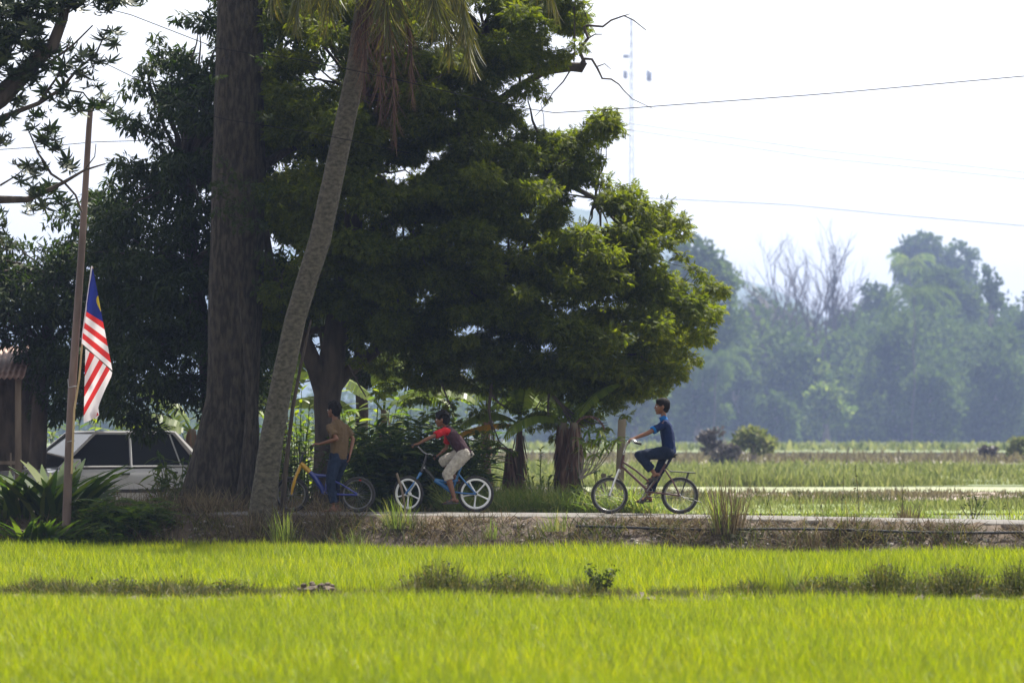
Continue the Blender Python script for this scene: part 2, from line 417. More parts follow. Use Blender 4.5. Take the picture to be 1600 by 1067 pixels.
# ================================================================== grass and rice (stuff)
def blades(n, fx, fy, h, bend, wd, zf=None, lean=.25, r=rng, seg=3, hmap=None):
    """n blades; fx,fy arrays of positions"""
    Z = ground(fx, fy) if zf is None else np.full(n, zf)
    P = np.stack([fx, fy, Z-.01], 1); D = np.stack([r.normal(size=n)*lean, r.normal(size=n)*lean, np.ones(n)], 1)
    U = rdir(n, r); U[:, 2] = 0
    S = h*r.uniform(.65, 1.15, n)
    if hmap is not None: S = S*hmap
    return scatter(T_grass(1., wd/h, bend, seg), P, D, U, S)
# rice in front of the bank
def rice(n, y0, y1, h, wd, zf, seed):
    r = np.random.default_rng(seed)
    y = np.sqrt(r.uniform(y0*y0, y1*y1, n)); x = r.uniform(-1, 1, n)*(y*.125+.5)
    keep = (y < edgeY(x)-1.0); x, y = x[keep], y[keep]
    # planted in tufts
    tx = np.round(x/.14)*.14; ty = np.round(y/.14)*.14
    x = tx+(x-tx)*.75+.03*np.sin(ty*31); y = ty+(y-ty)*.75+.03*np.sin(tx*17)
    hm = 1+.12*np.sin(x*1.7+y*.6)+.10*np.sin(x*.6-y*1.3)+.08*r.normal(size=len(x))
    hm = np.clip(hm, .6, 1.5)
    return blades(len(x), x, y, h, .4, wd, zf, .22, r, 3, hm)
A = rice(270000, 19.5, 37.6, .17, .0030, -.5, 11)
B = rice(230000, 39.2, 55, .20, .0044, -.5, 12)
V, F = merge([A, B])
tag(npmesh('rice', V, F, M['rice'], smooth=True), 'bright yellow green young rice filling the flooded field in front of the road', 'rice', kind='stuff')
# low bund between the two plots
xs = np.linspace(-6, 6, 160); V = []
for i, x in enumerate(xs):
    h = .0+.03*mnoise.noise(Vector((x*2, 0, 0)))+.02*mnoise.noise(Vector((x*9, 3, 0)))
    for dy, f in ((-.9, -1.2), (-.45, .5), (-.1, 1), (.3, .9), (.7, -1.2)):
        V.append((x, 38.4+dy+.05*math.sin(x*3), -.42+h*2*f+.02*rng.normal()*(f > 0)))
F = [(i*5+k, (i+1)*5+k, (i+1)*5+k+1, i*5+k+1) for i in range(159) for k in range(4)]
tag(npmesh('bund', V, F, M['soil'], smooth=True), kind='structure')
# dry grass and weeds on the bank
def bank(n, x0, x1, t0, t1, h, wd, m_, name, label, cat, seed, lean=.5, dens=None):
    r = np.random.default_rng(seed); x = r.uniform(x0, x1, n); t = r.uniform(t0, t1, n)
    cl = np.array([mnoise.noise(Vector((a*1.6, b_*1.5, seed)))*.5+.5 for a, b_ in zip(x, t)])
    k = r.uniform(0, 1, n) < np.clip((cl-.3)*2.2, .05, 1); x, t, cl = x[k], t[k], cl[k]
    y = edgeY(x)+t
    V, F = blades(len(x), x, y, h, .9, wd, None, lean, r, 3, .5+cl*1.1)
    return tag(npmesh(name, V, F, m_), label, cat, kind='stuff')
bank(32000, -8.5, 8, -1.15, -.03, .15, .005, M['drygrass'], 'dry_grass', 'matted brown dry grass covering the bank below the road', 'dry grass', 21, .9)
bank(9000, -8.5, 8, -1.25, -.3, .20, .006, M['weed'], 'bank_weeds', 'sparse green weeds standing at the foot of the bank', 'weeds', 22, .45)
bank(9000, -8.5, -2.2, -.9, 3.2, .30, .005, M['drygrass'], 'dry_weeds', 'dark reddish dry weeds round the tree bases', 'weeds', 23, .6)
bank(30000, -.9, 2.2, 2.35, 5.2, .34, .006, M['grass'], 'long_grass', 'long pale green grass on the verge behind the road', 'grass', 24, .4)
bank(9000, -6, -.6, 2.35, 4.5, .18, .005, M['weed'], 'shade_grass', 'low brownish grass in the shade behind the bicycles', 'grass', 25, .5)
bank(14000, 1.9, 10, 2.3, 3.4, .17, .005, M['grass'], 'verge_grass', 'short grass along the far side of the open road', 'grass', 26, .4)
# stones and litter in the bank
def lumps(name, n, xf, sizes, m_, seed):
    r = random.Random(seed); mb = MB()
    for i in range(n):
        x, y, z = xf(r); s_ = r.uniform(*sizes)
        R = Matrix.Rotation(r.uniform(0, 6), 3, 'Z')@Matrix.Rotation(r.uniform(0, 3), 3, 'X')
        mb.ball((x, y, z), (s_, s_*r.uniform(.5, .9), s_*r.uniform(.35, .7)), 6, R)
    return mb.build(name, m_, None, False)
def sp(r):
    x = r.uniform(-7.5, 8) if r.random() < .4 else r.choice([r.gauss(-3.6, .7), r.gauss(2.2, .6), r.gauss(5, 1)])
    y = edgeY(x)-r.uniform(.15, 1.0); return x, y, gz(x, y)+.005
M['stone'] = mat('stone', (.14, .12, .105), (.32, .29, .27), 14, .9, bs=.6)
tag(lumps('rubble', 620, sp, (.012, .045), M['stone'], 3), 'broken stones and rubble scattered down the bank', 'rubble', kind='stuff')
def mp(r):
    x = r.gauss(-1.75, .1); y = 38.2+r.uniform(-.2, .2); return x, y, -.30+r.uniform(-.03, .03)
mb = MB()
mb.ball((-1.72, 38.1, -.36), (.16, .15, .05), 10)
for i in range(26):
    x, y, z = -1.72+random.gauss(0, .075), 38.1+random.uniform(-.2, .2), -.33+random.uniform(-.03, .03)
    mb.ball((x, y, z), (.035, .03, .025), 6, Matrix.Rotation(random.uniform(0, 3), 3, 'Z'))
tag(mb.build('mud_clod', M['soil'], None, False), 'small heap of dark mud on the low bund left of centre', 'mud heap')
# black water pipe
M['pipe'] = mat('black_pipe', (.012, .012, .014), (.03, .03, .03), 10, .4)
pts = []
for x in np.arange(.8, 9, .35):
    y = edgeY(x)-.42; zz = -.125+float(roadz(x))*.6+.012*math.sin(x*2.1); pts.append((x, y, max(zz, gz(x, y)+.01)))
tag(MB().tube(pts, .017, 8).build('pipe', M['pipe']), 'black plastic water pipe running along the bank', 'pipe')

# ---- distinct clumps of tall grass, each a thing of its own
def clump(px, Y, hpx, wpx, n, m_, label, group=None, name='grass_clump', cat='grass clump', bend=.25, wd=.006, lean=.4, seed=0, z=None):
    r = np.random.default_rng(seed+900); x0 = XP(px, Y); z0 = gz(x0, Y) if z is None else z
    h = hpx/FP*Y; wid = wpx/FP*Y*.5
    x = r.normal(size=n)*wid*.5; y = r.normal(size=n)*min(wid, .3)*.5
    P = np.stack([x, y, np.full(n, -.01)], 1); D = np.stack([x/(wid+.01)*lean+r.normal(size=n)*.12, r.normal(size=n)*lean*.5, np.ones(n)], 1)
    U = rdir(n, r); U[:, 2] = 0; S = h*(.3+.75*r.uniform(0, 1, n)**1.8)*np.exp(-(x/wid)**2*.5)
    V, F = scatter(T_grass(1., wd/h, bend, 4), P, D, U, S)
    if name == 'weed_clump' and m_ is M['weed']:
        nq = int(n*1.5); ii = r.integers(0, n, nq); q = P[ii]+np.stack([r.normal(size=nq)*.03, r.normal(size=nq)*.03, r.uniform(.1, 1, nq)*S[ii]*.85], 1)
        V, F = merge([(V, F), (lambda a: (a[0], a[1]))(scatter(T_blade(.028, .007, .3, 3), q, rdir(nq, r), rdir(nq, r)+[0, 0, 1], r.uniform(.6, 1.3, nq)))]) if T_blade(.03, .009, .3, 3)[1].shape[1] == F.shape[1] else (V, F)
    o = npmesh(name, V, F, m_); o.location = (x0, Y, z0)
    return tag(o, label, cat, group)
eg = lambda px: edgeY(XP(px, 54))
clump(1137, 52.9, 105, 62, 260, M['drygrass'], 'tall half dry grass tuft on the bank right of the blue shirted cyclist', bend=.2, seed=1, wd=.007)
clump(1128, 52.95, 90, 34, 120, M['grass'], 'green blades inside the tall dry tuft right of the cyclist', seed=2, wd=.007)
clump(441, 54.4, 66, 44, 240, M['grass'], 'green grass tuft on the bank in front of the leaning palm base', seed=3)
clump(625, 54.3, 62, 50, 170, M['grass'], 'thin green grass tuft on the bank below the white spoked front wheel', seed=4)
clump(560, 53.9, 50, 30, 90, M['grass'], 'small grass tuft on the bank below the wheel of the leftmost bicycle', seed=5)
clump(872, 53.6, 42, 50, 120, M['grass'], 'small grass tuft on the bank below the banana trunks', seed=6)
clump(770, 53.7, 40, 26, 80, M['grass'], 'narrow grass tuft on the bank below the rear white wheel', seed=7)
clump(1275, 52.3, 34, 60, 200, M['drygrass'], 'low dry tuft on the bank in the right half', seed=8)
clump(400, 54.75, 46, 90, 420, M['drygrass'], 'dry brown tuft at the foot of the leaning palm', seed=12)
clump(340, 56.3, 40, 120, 420, M['drygrass'], 'wide dry tuft in front of the giant trunk', seed=13)
clump(1420, 53.9, 32, 56, 220, M['drygrass'], 'brown dry tuft behind the road in the right half', seed=9)
clump(1436, 53.9, 26, 26, 90, M['grass'], 'green tuft beside the brown dry tuft behind the road', seed=10)
BZ = -.41
for px, h, wd_, n, m_, lab in [
    (690, 66, 120, 1100, 'weed', 'broad dark weed clump on the bund left of centre'),
    (800, 50, 120, 900, 'weed', 'low brown weed clump on the bund near the centre'),
    (898, 40, 22, 120, 'grass', 'small upright green tuft on the bund beside the dark herb'),
    (1205, 84, 70, 230, 'rice', 'tall bright green rice tuft on the bund at right'),
    (1237, 90, 26, 120, 'grass', 'tallest dark green blades on the bund beside the bright rice tuft'),
    (1300, 42, 110, 700, 'weed', 'low weed clump just right of the tall rice tuft'),
    (1385, 64, 100, 1000, 'weed', 'feathery brown weed clump on the bund at right'),
    (1495, 60, 130, 1200, 'weed', 'reddish brown weed clump on the bund towards the right edge'),
    (1592, 62, 80, 800, 'weed', 'dark weed clump on the bund at the right edge'),
    (545, 70, 40, 60, 'rice', 'thin tall pale blades on the bund left of the broad weed clump'),
    (588, 66, 30, 50, 'rice', 'second thin group of tall blades left of the broad weed clump'),
    (1010, 50, 60, 70, 'rice', 'sparse tall blades on the bund right of the dark herb'),
    (1120, 44, 90, 140, 'rice', 'loose low rice blades on the bund left of the tall rice tuft'),
    (292, 46, 16, 40, 'weed', 'single dark spike of weed on the bund in the left third'),
    (190, 36, 160, 900, 'weed', 'long low strip of dark weeds on the left part of the bund'),
    (60, 30, 120, 500, 'weed', 'low dark weeds on the bund at the left edge'),
    (360, 32, 130, 600, 'weed', 'low weeds on the bund right of the dark spike')]:
    clump(px, 38.35, h, wd_, n, M[m_], lab, 'weed clumps on the low bund', 'weed_clump', 'weed clump', .3, .0042, .4, px, BZ)
r = np.random.default_rng(71); n = 16000; x = r.uniform(-5.5, 5.5, n); y = r.normal(size=n)*.3+38.35
cl_ = np.array([mnoise.noise(Vector((a*1.1, 4, 0)))+.5*mnoise.noise(Vector((a*4, 9, 0))) for a in x]); kk = cl_ > -.45
V, F = blades(int(kk.sum()), x[kk], y[kk], .19, .6, .006, BZ, .6, r, 3, .5+np.clip(cl_[kk], 0, 1)*1.6)
tag(npmesh('bund_weeds', V, F, M['weed']), 'low dark weeds growing all along the bund between the rice plots', 'weeds', kind='stuff')
# twiggy herb on the bund
t0 = empty('twiggy_herb', W(938, 938, 38.3), 'dark branching herb with tiny leaves on the bund at centre right', 'herb')
mb = MB(); tips = []
for i in range(16):
    a = random.uniform(0, 6.28); l = random.uniform(.12, .3); p = Vector((math.cos(a)*l*.45, math.sin(a)*l*.3, l))
    mb.tube(curve((random.uniform(-.05, .05), 0, 0), p, .0, 4, .06), [.004, .004, .003, .003, .002], 4); tips += [p*f for f in (.45, .6, .75, .9, 1)]
mb.build('stem', M['darkbark'], t0)
P = np.repeat(np.array([list(p) for p in tips]), 6, 0)+rng.normal(size=(len(tips)*6, 3))*.018
V, F = scatter(T_blade(.03, .009, .3, 2), P, rdir(len(P)), rdir(len(P))+[0, 0, 1], np.ones(len(P)))
npmesh('leaves', V, F, M['darkleaf'], t0)

# ---- far field growth: rows of plants as masses
def farblades(name, x0, x1, y0, y1, n, h, wd, zf, m_, label, seed, cat='grass'):
    r = np.random.default_rng(seed); x = r.uniform(x0, x1, n); y = r.uniform(y0, y1, n)
    cl = np.array([mnoise.noise(Vector((a*.25, b_*.35, seed))) for a, b_ in zip(x, y)])
    k = cl > -.28; x, y, cl = x[k], y[k], cl[k]
    V, F = blades(len(x), x, y, h, .35, wd, zf, .3, r, 2, np.clip(1+cl*1.2, .3, 2))
    tag(npmesh(name, V, F, m_), label, cat, kind='stuff')
farblades('seedlings', 1.9, 22, 60, 81, 9000, .10, .006, -.46, M['rice'], 'thin seedlings in the pale flooded strip just behind the road', 31)
farblades('paddy_grass', 2, 24, 80, 93, 16000, .16, .012, -.45, M['fargrass'], 'green grass strip beyond the flooded strip', 32)
farblades('ridge_grass', 2, 28, 91, 96, 7000, .26, .014, -.45, M['weed'], 'dark green ridge grass beside the muddy water', 33)
farblades('mud_stubble', 2, 28, 100, 109, 8000, .15, .016, -.45, M['farstubble'], 'brown stubble on the mud beyond the water', 34)
farblades('tall_reeds', -2, 36, 121, 127, 26000, .34, .02, -.45, M['fargrass'], 'dark band of taller reeds across the middle of the far field', 35, 'reeds')
farblades('field_grass', -2, 44, 130, 200, 26000, .30, .03, -.42, M['fargrass'], 'green grass of the middle far field', 36)
farblades('stubble', -40, 70, 206, 290, 22000, .4, .05, -.4, M['farstubble'], 'mauve brown stubble in front of the far trees', 37)
farblades('edge_grass', -20, 140, 380, 560, 12000, .6, .16, -.38, M['fargrass'], 'light green tall grass at the foot of the far trees', 38)
mb = MB()
for i in range(60):
    x = random.gauss(12, 6); y = random.uniform(92, 108)
    if x > 3: mb.ball((x, y, -.45), (random.uniform(.15, .5), .3, random.uniform(.04, .10)), 8)
tag(mb.build('mud_ridge', M['mud'], None, True), 'low broken mud ridges beside the muddy water', 'mud', kind='stuff')

# ================================================================== TREES
# ---- neem tree with the wide crown
NY = 59.5; nb = W(508, 800, NY); nb.z = gz(nb.x, NY)-.05
neem = empty('neem_tree', nb, 'broad dark green tree whose crown overhangs the cyclists, its forked trunk behind the standing boy', 'tree')
poly = [(405, -60), (900, -60), (912, 40), (905, 95), (850, 112), (775, 122), (790, 160), (828, 195), (890, 205), (945, 158), (968, 178), (955, 225), (925, 262), (960, 285), (1020, 292), (1078, 345), (1060, 372), (1062, 405), (1085, 432), (1132, 440), (1136, 470), (1108, 500), (1108, 545), (1075, 585), (1040, 612), (985, 625), (930, 640), (885, 635), (840, 612), (780, 618), (715, 612), (660, 600), (625, 572), (580, 590), (545, 560), (560, 510), (520, 492), (470, 510), (425, 520), (400, 470)]
gaps = [(432, 262, 7), (470, 245, 5), (602, 263, 11), (628, 270, 7), (604, 342, 10), (420, 370, 9), (460, 392, 7), (655, 468, 12), (560, 345, 4), (690, 235, 8), (520, 120, 12), (508, 82, 10), (915, 300, 12), (900, 335, 13), (940, 345, 9), (780, 210, 6), (440, 420, 9), (700, 50, 12), (860, 60, 8), (450, 60, 10), (740, 20, 12)]
cl = clumps_in(poly, NY-.4, 1.9, 680, 33, gaps, mind=.48)
cl += [(x_, y_, NY-1.3+random.uniform(-.3, .3), 30) for x_, y_ in ((640, 320), (672, 292), (705, 262), (738, 232), (765, 200), (612, 345), (790, 172), (820, 135), (590, 370), (700, 300), (740, 190), (660, 340), (560, 400), (590, 430))]
cl += [(x_+random.uniform(-8, 8), y_+random.uniform(-8, 8), NY+random.uniform(.2, 1.4), 24) for x_, y_ in ((650, 245), (672, 228), (690, 250), (632, 290), (655, 275), (610, 290), (590, 250), (620, 232), (585, 310), (640, 335), (575, 345), (700, 215), (720, 190), (745, 165), (660, 470), (600, 480), (440, 300), (455, 350), (430, 420))]
edge = clumps_in(poly, NY-.4, 1.2, 260, 17, gaps, inset=.1, mind=.3)
edge = [e for e in edge if float(edge_dist(np.array([e[0]]), np.array([e[1]]), poly)[0]) < 34]
tp = T_pinnate()
V, F = leaves_on(cl, 330, tp, (.6, 1.1), base=nb, squash=.5, droop=.45)
V2, F2 = leaves_on(edge, 380, tp, (.6, .95), base=nb, droop=.5)
# loose sprays at the fringe
fr = [(1085, 420, 14), (1066, 398, 13), (1100, 432, 12), (952, 175, 14), (960, 200, 12), (940, 190, 13), (925, 225, 13), (1040, 318, 13), (1066, 340, 11), (1120, 450, 14), (1096, 520, 12), (990, 610, 18), (962, 630, 16), (1010, 600, 15), (932, 640, 18), (905, 650, 16), (1060, 585, 13), (1048, 572, 15), (820, 648, 14), (860, 660, 16), (895, 665, 14), (770, 640, 13), (850, 640, 15), (915, 655, 15), (832, 665, 11), (868, 680, 9), (945, 668, 9), (975, 650, 10), (790, 660, 9), (756, 665, 8), (705, 648, 9), (668, 645, 9), (640, 625, 10), (590, 612, 10), (800, 632, 13), (745, 640, 12), (690, 640, 12), (660, 620, 13), (610, 600, 13), (920, 690, 9), (905, 705, 8), (880, 650, 12), (772, 690, 8), (800, 705, 6), (725, 655, 9), (640, 590, 13), (700, 628, 13), (885, 40, 18), (905, 70, 14), (880, 85, 16), (848, 150, 10), (830, 130, 12), (845, 105, 14)]
V3, F3 = leaves_on([(a, b_, NY-.6+random.uniform(-.7, .7), c) for a, b_, c in fr], 380, tp, (.6, 1.), base=nb, droop=.6)
V, F = merge([(V, F), (V2, F2), (V3, F3)])
npmesh('crown', V, F, M['neem'], neem)
mb = MB()
Q = lambda *l: ppts(l, NY, nb)
mb.tube(Q((508, 812), (509, 790), (510, 740), (512, 680), (511, 625), (515, 590), (522, 540), (530, 470), (548, 380), (560, 280), (566, 160), (575, 30)), [.27, .22, .19, .18, .19, .20, .17, .15, .14, .12, .10, .07], 14)
mb.tube(Q((506, 612), (493, 575, -.1), (474, 530, -.2), (452, 490, -.3), (425, 430, -.4), (415, 360, -.5)), [.15, .13, .11, .09, .07, .05], 10)
mb.tube(Q((514, 612), (540, 582, .1), (575, 556, .2), (620, 520, .3), (700, 470, .3), (800, 420, .2), (900, 400, 0), (1000, 410, 0)), [.14, .11, .09, .085, .07, .06, .045, .02], 10)
mb.tube(Q((545, 390), (610, 345, .4), (690, 262, .6), (775, 160, .5), (850, 112, .2), (905, 105)), [.11, .08, .07, .06, .055, .05], 10)
mb.tube(Q((470, 522), (500, 514), (540, 512)), [.05, .055, .04], 8)
mb.tube(Q((520, 590), (503, 545), (500, 515)), [.03, .025, .025], 6)
mb.tube(Q((780, 112), (840, 108), (880, 104), (908, 106), (913, 97)), [.075, .06, .06, .075, .05], 10)
mb.tube(Q((566, 200), (650, 130), (760, 60), (800, -10), (830, -60)), [.09, .08, .08, .08, .06], 10)
mb.tube(Q((700, 470), (800, 500), (900, 540), (980, 600)), [.05, .04, .03, .015], 7)
mb.tube(Q((720, 250), (850, 270), (930, 310), (1010, 345), (1050, 350)), [.05, .04, .035, .02, .012], 7)
forks = [W(*p) for p in [(530, 470, NY), (560, 280, NY), (566, 160, NY), (620, 330, NY), (620, 520, NY), (720, 250, NY), (800, 420, NY), (900, 400, NY), (452, 490, NY), (800, 500, NY), (850, 270, NY), (930, 310, NY), (900, 540, NY), (760, 60, NY)]]
limbs_to(mb, forks, cl, nb, .35, .035, 5)
limbs_to(mb, forks, [(a, b_, NY, c) for a, b_, c in fr], nb, .8, .02, 6)
mb.build('trunk', M['darkbark'], neem)
# bare twigs: top right snag and drooping ones
mb = MB()
for l, r0, r1 in [([(913, 98), (905, 78), (919, 60), (912, 42), (918, 40), (942, 42), (955, 32), (975, 25), (990, 32), (1010, 48)], .028, .006),
              ([(919, 60), (930, 54), (941, 54)], .012, .006), ([(913, 92), (925, 93), (934, 108), (941, 123), (955, 124), (967, 132), (975, 142), (988, 155), (1020, 170)], .02, .004),
              ([(934, 104), (945, 100), (955, 109)], .01, .004), ([(975, 25), (985, 22)], .008, .004), ([(890, 112), (880, 128), (864, 145), (852, 165), (836, 182)], .012, .005),
              ([(812, 120), (813, 150), (822, 158)], .02, .008), ([(820, 125), (822, 152)], .012, .006), ([(897, 10), (898, 60), (897, 98)], .012, .006), ([(905, 5), (915, 22), (917, 30)], .01, .005),
              ([(768, 600), (764, 640), (768, 665), (772, 692)], .028, .008), ([(764, 612), (780, 630), (805, 645), (820, 647)], .018, .008), ([(766, 655), (780, 690), (800, 706), (816, 697)], .012, .006),
              ([(850, 600), (870, 625), (895, 655), (905, 680), (912, 690)], .03, .008), ([(870, 625), (900, 650), (925, 662), (948, 660)], .016, .006), ([(895, 655), (915, 668), (935, 676)], .012, .005), ([(858, 610), (856, 640), (857, 648)], .02, .008),
              ([(880, 640), (893, 665), (903, 684)], .016, .006), ([(690, 600), (700, 625), (712, 650)], .014, .006), ([(545, 570), (560, 600), (572, 620)], .016, .008), ([(905, 668), (912, 676), (925, 676), (935, 668)], .008, .005)]:
    n = len(l); MB().tube(ppts(l, NY-.9, nb), [r0+(r1-r0)*i/(n-1) for i in range(n)], 5).build('bare_twig', M['darkbark'], neem)
V, F = leaves_on([(a, b_, NY-.9, 8) for a, b_ in [(852, 150), (845, 140), (812, 12), (832, 8), (800, 30)]], 900, T_blade(.05, .006, .3, 2), base=nb)
npmesh('epiphyte', V, F, M['drygrass'], neem)

# ---- dark crown at left behind the big trunk
LY = 62.0; lb = W(238, 800, LY); lb.z = gz(lb.x, LY)-.05
lt = empty('dark_tree', lb, 'very dark dense tree between the flag and the big trunk', 'tree')
polyL = [(262, 30), (300, 15), (345, -60), (520, -60), (520, 520), (420, 560), (410, 640), (330, 665), (300, 640), (262, 655), (250, 684), (210, 692), (185, 660), (150, 640), (150, 560), (140, 480), (125, 400), (135, 330), (170, 295), (172, 250), (140, 225), (165, 195), (205, 175), (185, 120), (200, 95), (245, 90), (232, 65)]
gl = [(318, 300, 4), (280, 60, 12), (318, 78, 8), (200, 110, 9), (232, 160, 8), (190, 230, 6), (255, 120, 6), (322, 258, 3), (160, 215, 5), (300, 410, 3), (430, 265, 8), (420, 375, 9), (460, 392, 8), (275, 205, 5), (228, 235, 5), (508, 120, 12)]
cl = clumps_in(polyL, LY, 1.6, 440, 33, gl)
ed = clumps_in(polyL, LY, 1.0, 200, 16, gl, inset=.1, mind=.3)
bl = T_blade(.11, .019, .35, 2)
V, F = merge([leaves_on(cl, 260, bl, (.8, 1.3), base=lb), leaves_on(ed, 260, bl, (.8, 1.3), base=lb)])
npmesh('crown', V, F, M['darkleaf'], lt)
mb = MB(); mb.tube(ppts([(335, 812), (335, 740), (330, 640), (322, 540), (300, 420), (290, 280), (292, 120)], LY, lb), [.2, .16, .14, .13, .11, .08, .05], 10)
limbs_to(mb, [W(322, 540, LY), W(300, 420, LY), W(290, 280, LY), W(330, 600, LY)], cl, lb, .3, .05, 8)
mb.build('trunk', M['darkbark'], lt)
# ---- low tree at the left edge
EY = 66.0; eb = W(60, 790, EY); eb.z = gz(eb.x, EY)-.05
et = empty('leafy_tree', eb, 'rounded lighter green tree at the left edge behind the flag pole', 'tree')
polyE = [(-120, 380), (-20, 360), (30, 372), (62, 335), (100, 322), (140, 296), (200, 290), (200, 560), (180, 650), (120, 655), (60, 668), (45, 590), (20, 540), (-120, 540)]
ge = [(60, 360, 8), (30, 400, 5), (66, 400, 6), (100, 360, 5)]
cl = clumps_in(polyE, EY, 1.4, 200, 32, ge); ed = clumps_in(polyE, EY, 1.0, 120, 15, ge, inset=.1, mind=.3)
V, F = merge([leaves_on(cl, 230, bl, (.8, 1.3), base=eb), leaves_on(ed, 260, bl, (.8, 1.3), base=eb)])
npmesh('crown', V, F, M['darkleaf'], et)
mb = MB(); mb.tube(ppts([(55, 812), (58, 740), (62, 640), (70, 540), (90, 420)], EY, eb), [.18, .14, .13, .11, .06], 10)
limbs_to(mb, [W(62, 600, EY), W(70, 540, EY), W(90, 440, EY)], cl, eb, .3, .04, 9); mb.build('trunk', M['darkbark'], et)

# ---- back_tree: dense tree behind the fork
KY = 67.0; kb = W(560, 790, KY); kb.z = gz(kb.x, KY)-.05
kt = empty('dense_tree', kb, 'dense shadowed tree directly behind the forked trunk', 'tree')
polyK = [(395, 430), (650, 440), (700, 560), (690, 625), (640, 600), (600, 585), (560, 615), (520, 560), (470, 530), (455, 610), (400, 640)]
cl = clumps_in(polyK, KY, 1.2, 200, 30, [(505, 520, 12), (485, 540, 10), (565, 540, 16), (585, 532, 12), (655, 468, 12)], inset=.2)
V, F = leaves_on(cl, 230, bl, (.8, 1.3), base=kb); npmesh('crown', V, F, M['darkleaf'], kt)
mb = MB(); mb.tube(ppts([(560, 812), (562, 740), (566, 640), (560, 520), (555, 430)], KY, kb), [.14, .12, .1, .08, .05], 9); limbs_to(mb, [W(566, 600, KY), W(560, 520, KY)], cl, kb, .3, .03, 12); mb.build('trunk', M['darkbark'], kt)

# ---- giant straight trunk with buttresses
GY_ = 58.7; gb = W(350, 800, GY_); gb.z = -.12
gt = empty('giant_tree', gb, 'huge straight grey trunk with buttressed foot rising out of the frame', 'tree')
rows = [(812, 266, 404), (790, 272, 403), (760, 283, 401), (730, 292, 400), (700, 300, 400), (660, 310, 401), (620, 320, 402), (560, 323, 405), (480, 325, 408), (380, 329, 411), (280, 331, 414), (180, 336, 413), (80, 339, 412), (0, 341, 411), (-120, 345, 408), (-260, 350, 404)]
N = 56; V = []
ang = np.linspace(0, 2*np.pi, N, endpoint=False)
ks = np.interp(np.arange(0, 812+260, 9), [812-r_[0] for r_ in rows], range(len(rows)))
rowi = np.array(rows, float); ys = np.arange(0, 812+260, 9)
for i, y_ in enumerate(ys):
    py = 812-y_; a = np.interp(y_, 812-rowi[:, 0], rowi[:, 1]); b_ = np.interp(y_, 812-rowi[:, 0], rowi[:, 2])
    R = (b_-a)/2/FP*GY_; cx = XP((a+b_)/2, GY_)-gb.x; z = ZC+(HY-py)/FP*GY_-gb.z
    fl = math.exp(-y_/120.)
    for k, th in enumerate(ang):
        lobe = fl*(.22*math.cos(5*th+.6)+.08*math.cos(9*th))+.05*math.cos(3*th+z*.3)+.02*math.cos(11*th+.5*z)
        nz = mnoise.noise(Vector((math.cos(th)*2, math.sin(th)*2, z*.8)))*.05+mnoise.noise(Vector((math.cos(th)*7, math.sin(th)*7, z*1.3)))*.035
        q = R*(1-.22*fl+lobe+nz)
        V.append((cx+q*math.cos(th), q*math.sin(th), z))
F = [(i*N+k, i*N+(k+1) % N, (i+1)*N+(k+1) % N, (i+1)*N+k) for i in range(len(ys)-1) for k in range(N)]
M['gbark'] = mat('giant_bark', (.018, .0145, .010), (.068, .056, .040), 9, .95, bs=1, bd=.08, stretch=(2.2, 2.2, .6), lo=.42, hi=.6)
npmesh('trunk', V, F, M['gbark'], gt, smooth=True)
mb = MB()
mb.tube(ppts([(352, 812, -.5), (356, 760, -.48), (362, 700, -.42), (368, 620, -.34), (372, 540, -.3)], GY_, gb), [(.10, .13), (.09, .11), (.075, .10), (.05, .08), (.02, .04)], 10)
mb.tube(ppts([(300, 812, -.3), (312, 760, -.3), (322, 700, -.28), (332, 620, -.22)], GY_, gb), [.11, .08, .06, .02], 10)
mb.build('buttress', M['gbark'], gt)
mb = MB(); mb.tube(ppts([(408, 262), (425, 250), (455, 232), (490, 225)], GY_, gb), [.09, .07, .05, .03], 8)
mb.build('branch', M['gbark'], gt)
# small leafy sprays hanging in front of the trunk
sb_ = W(352, 300, 57.2)
V, F = leaves_on([(a, b_, 57.2, c) for a, b_, c in [(350, 290, 20), (385, 285, 18), (372, 315, 22), (345, 330, 16), (395, 320, 18), (360, 270, 12), (400, 350, 20), (375, 350, 18), (408, 300, 22), (412, 400, 18), (405, 450, 16), (345, 250, 12), (336, 300, 14), (410, 180, 14), (412, 90, 14), (340, 120, 10)]], 170, tp, (.5, .85), base=gb)
npmesh('hanging_leaves', V, F, M['darkleaf'], gt)
# mossy trunk between giant and palm
tb = W(386, 805, 57.75); tb.z = -.15
mt_ = empty('mossy_tree', tb, 'slim mossy trunk between the giant trunk and the leaning palm', 'tree')
MB().tube(ppts([(379, 815), (381, 785), (385, 740), (389, 690), (392, 640), (390, 590), (386, 540), (380, 490), (376, 440)], 57.75, tb), [.14, .12, .095, .08, .07, .06, .055, .05, .03], 12).build('trunk', M['gbark'], mt_)

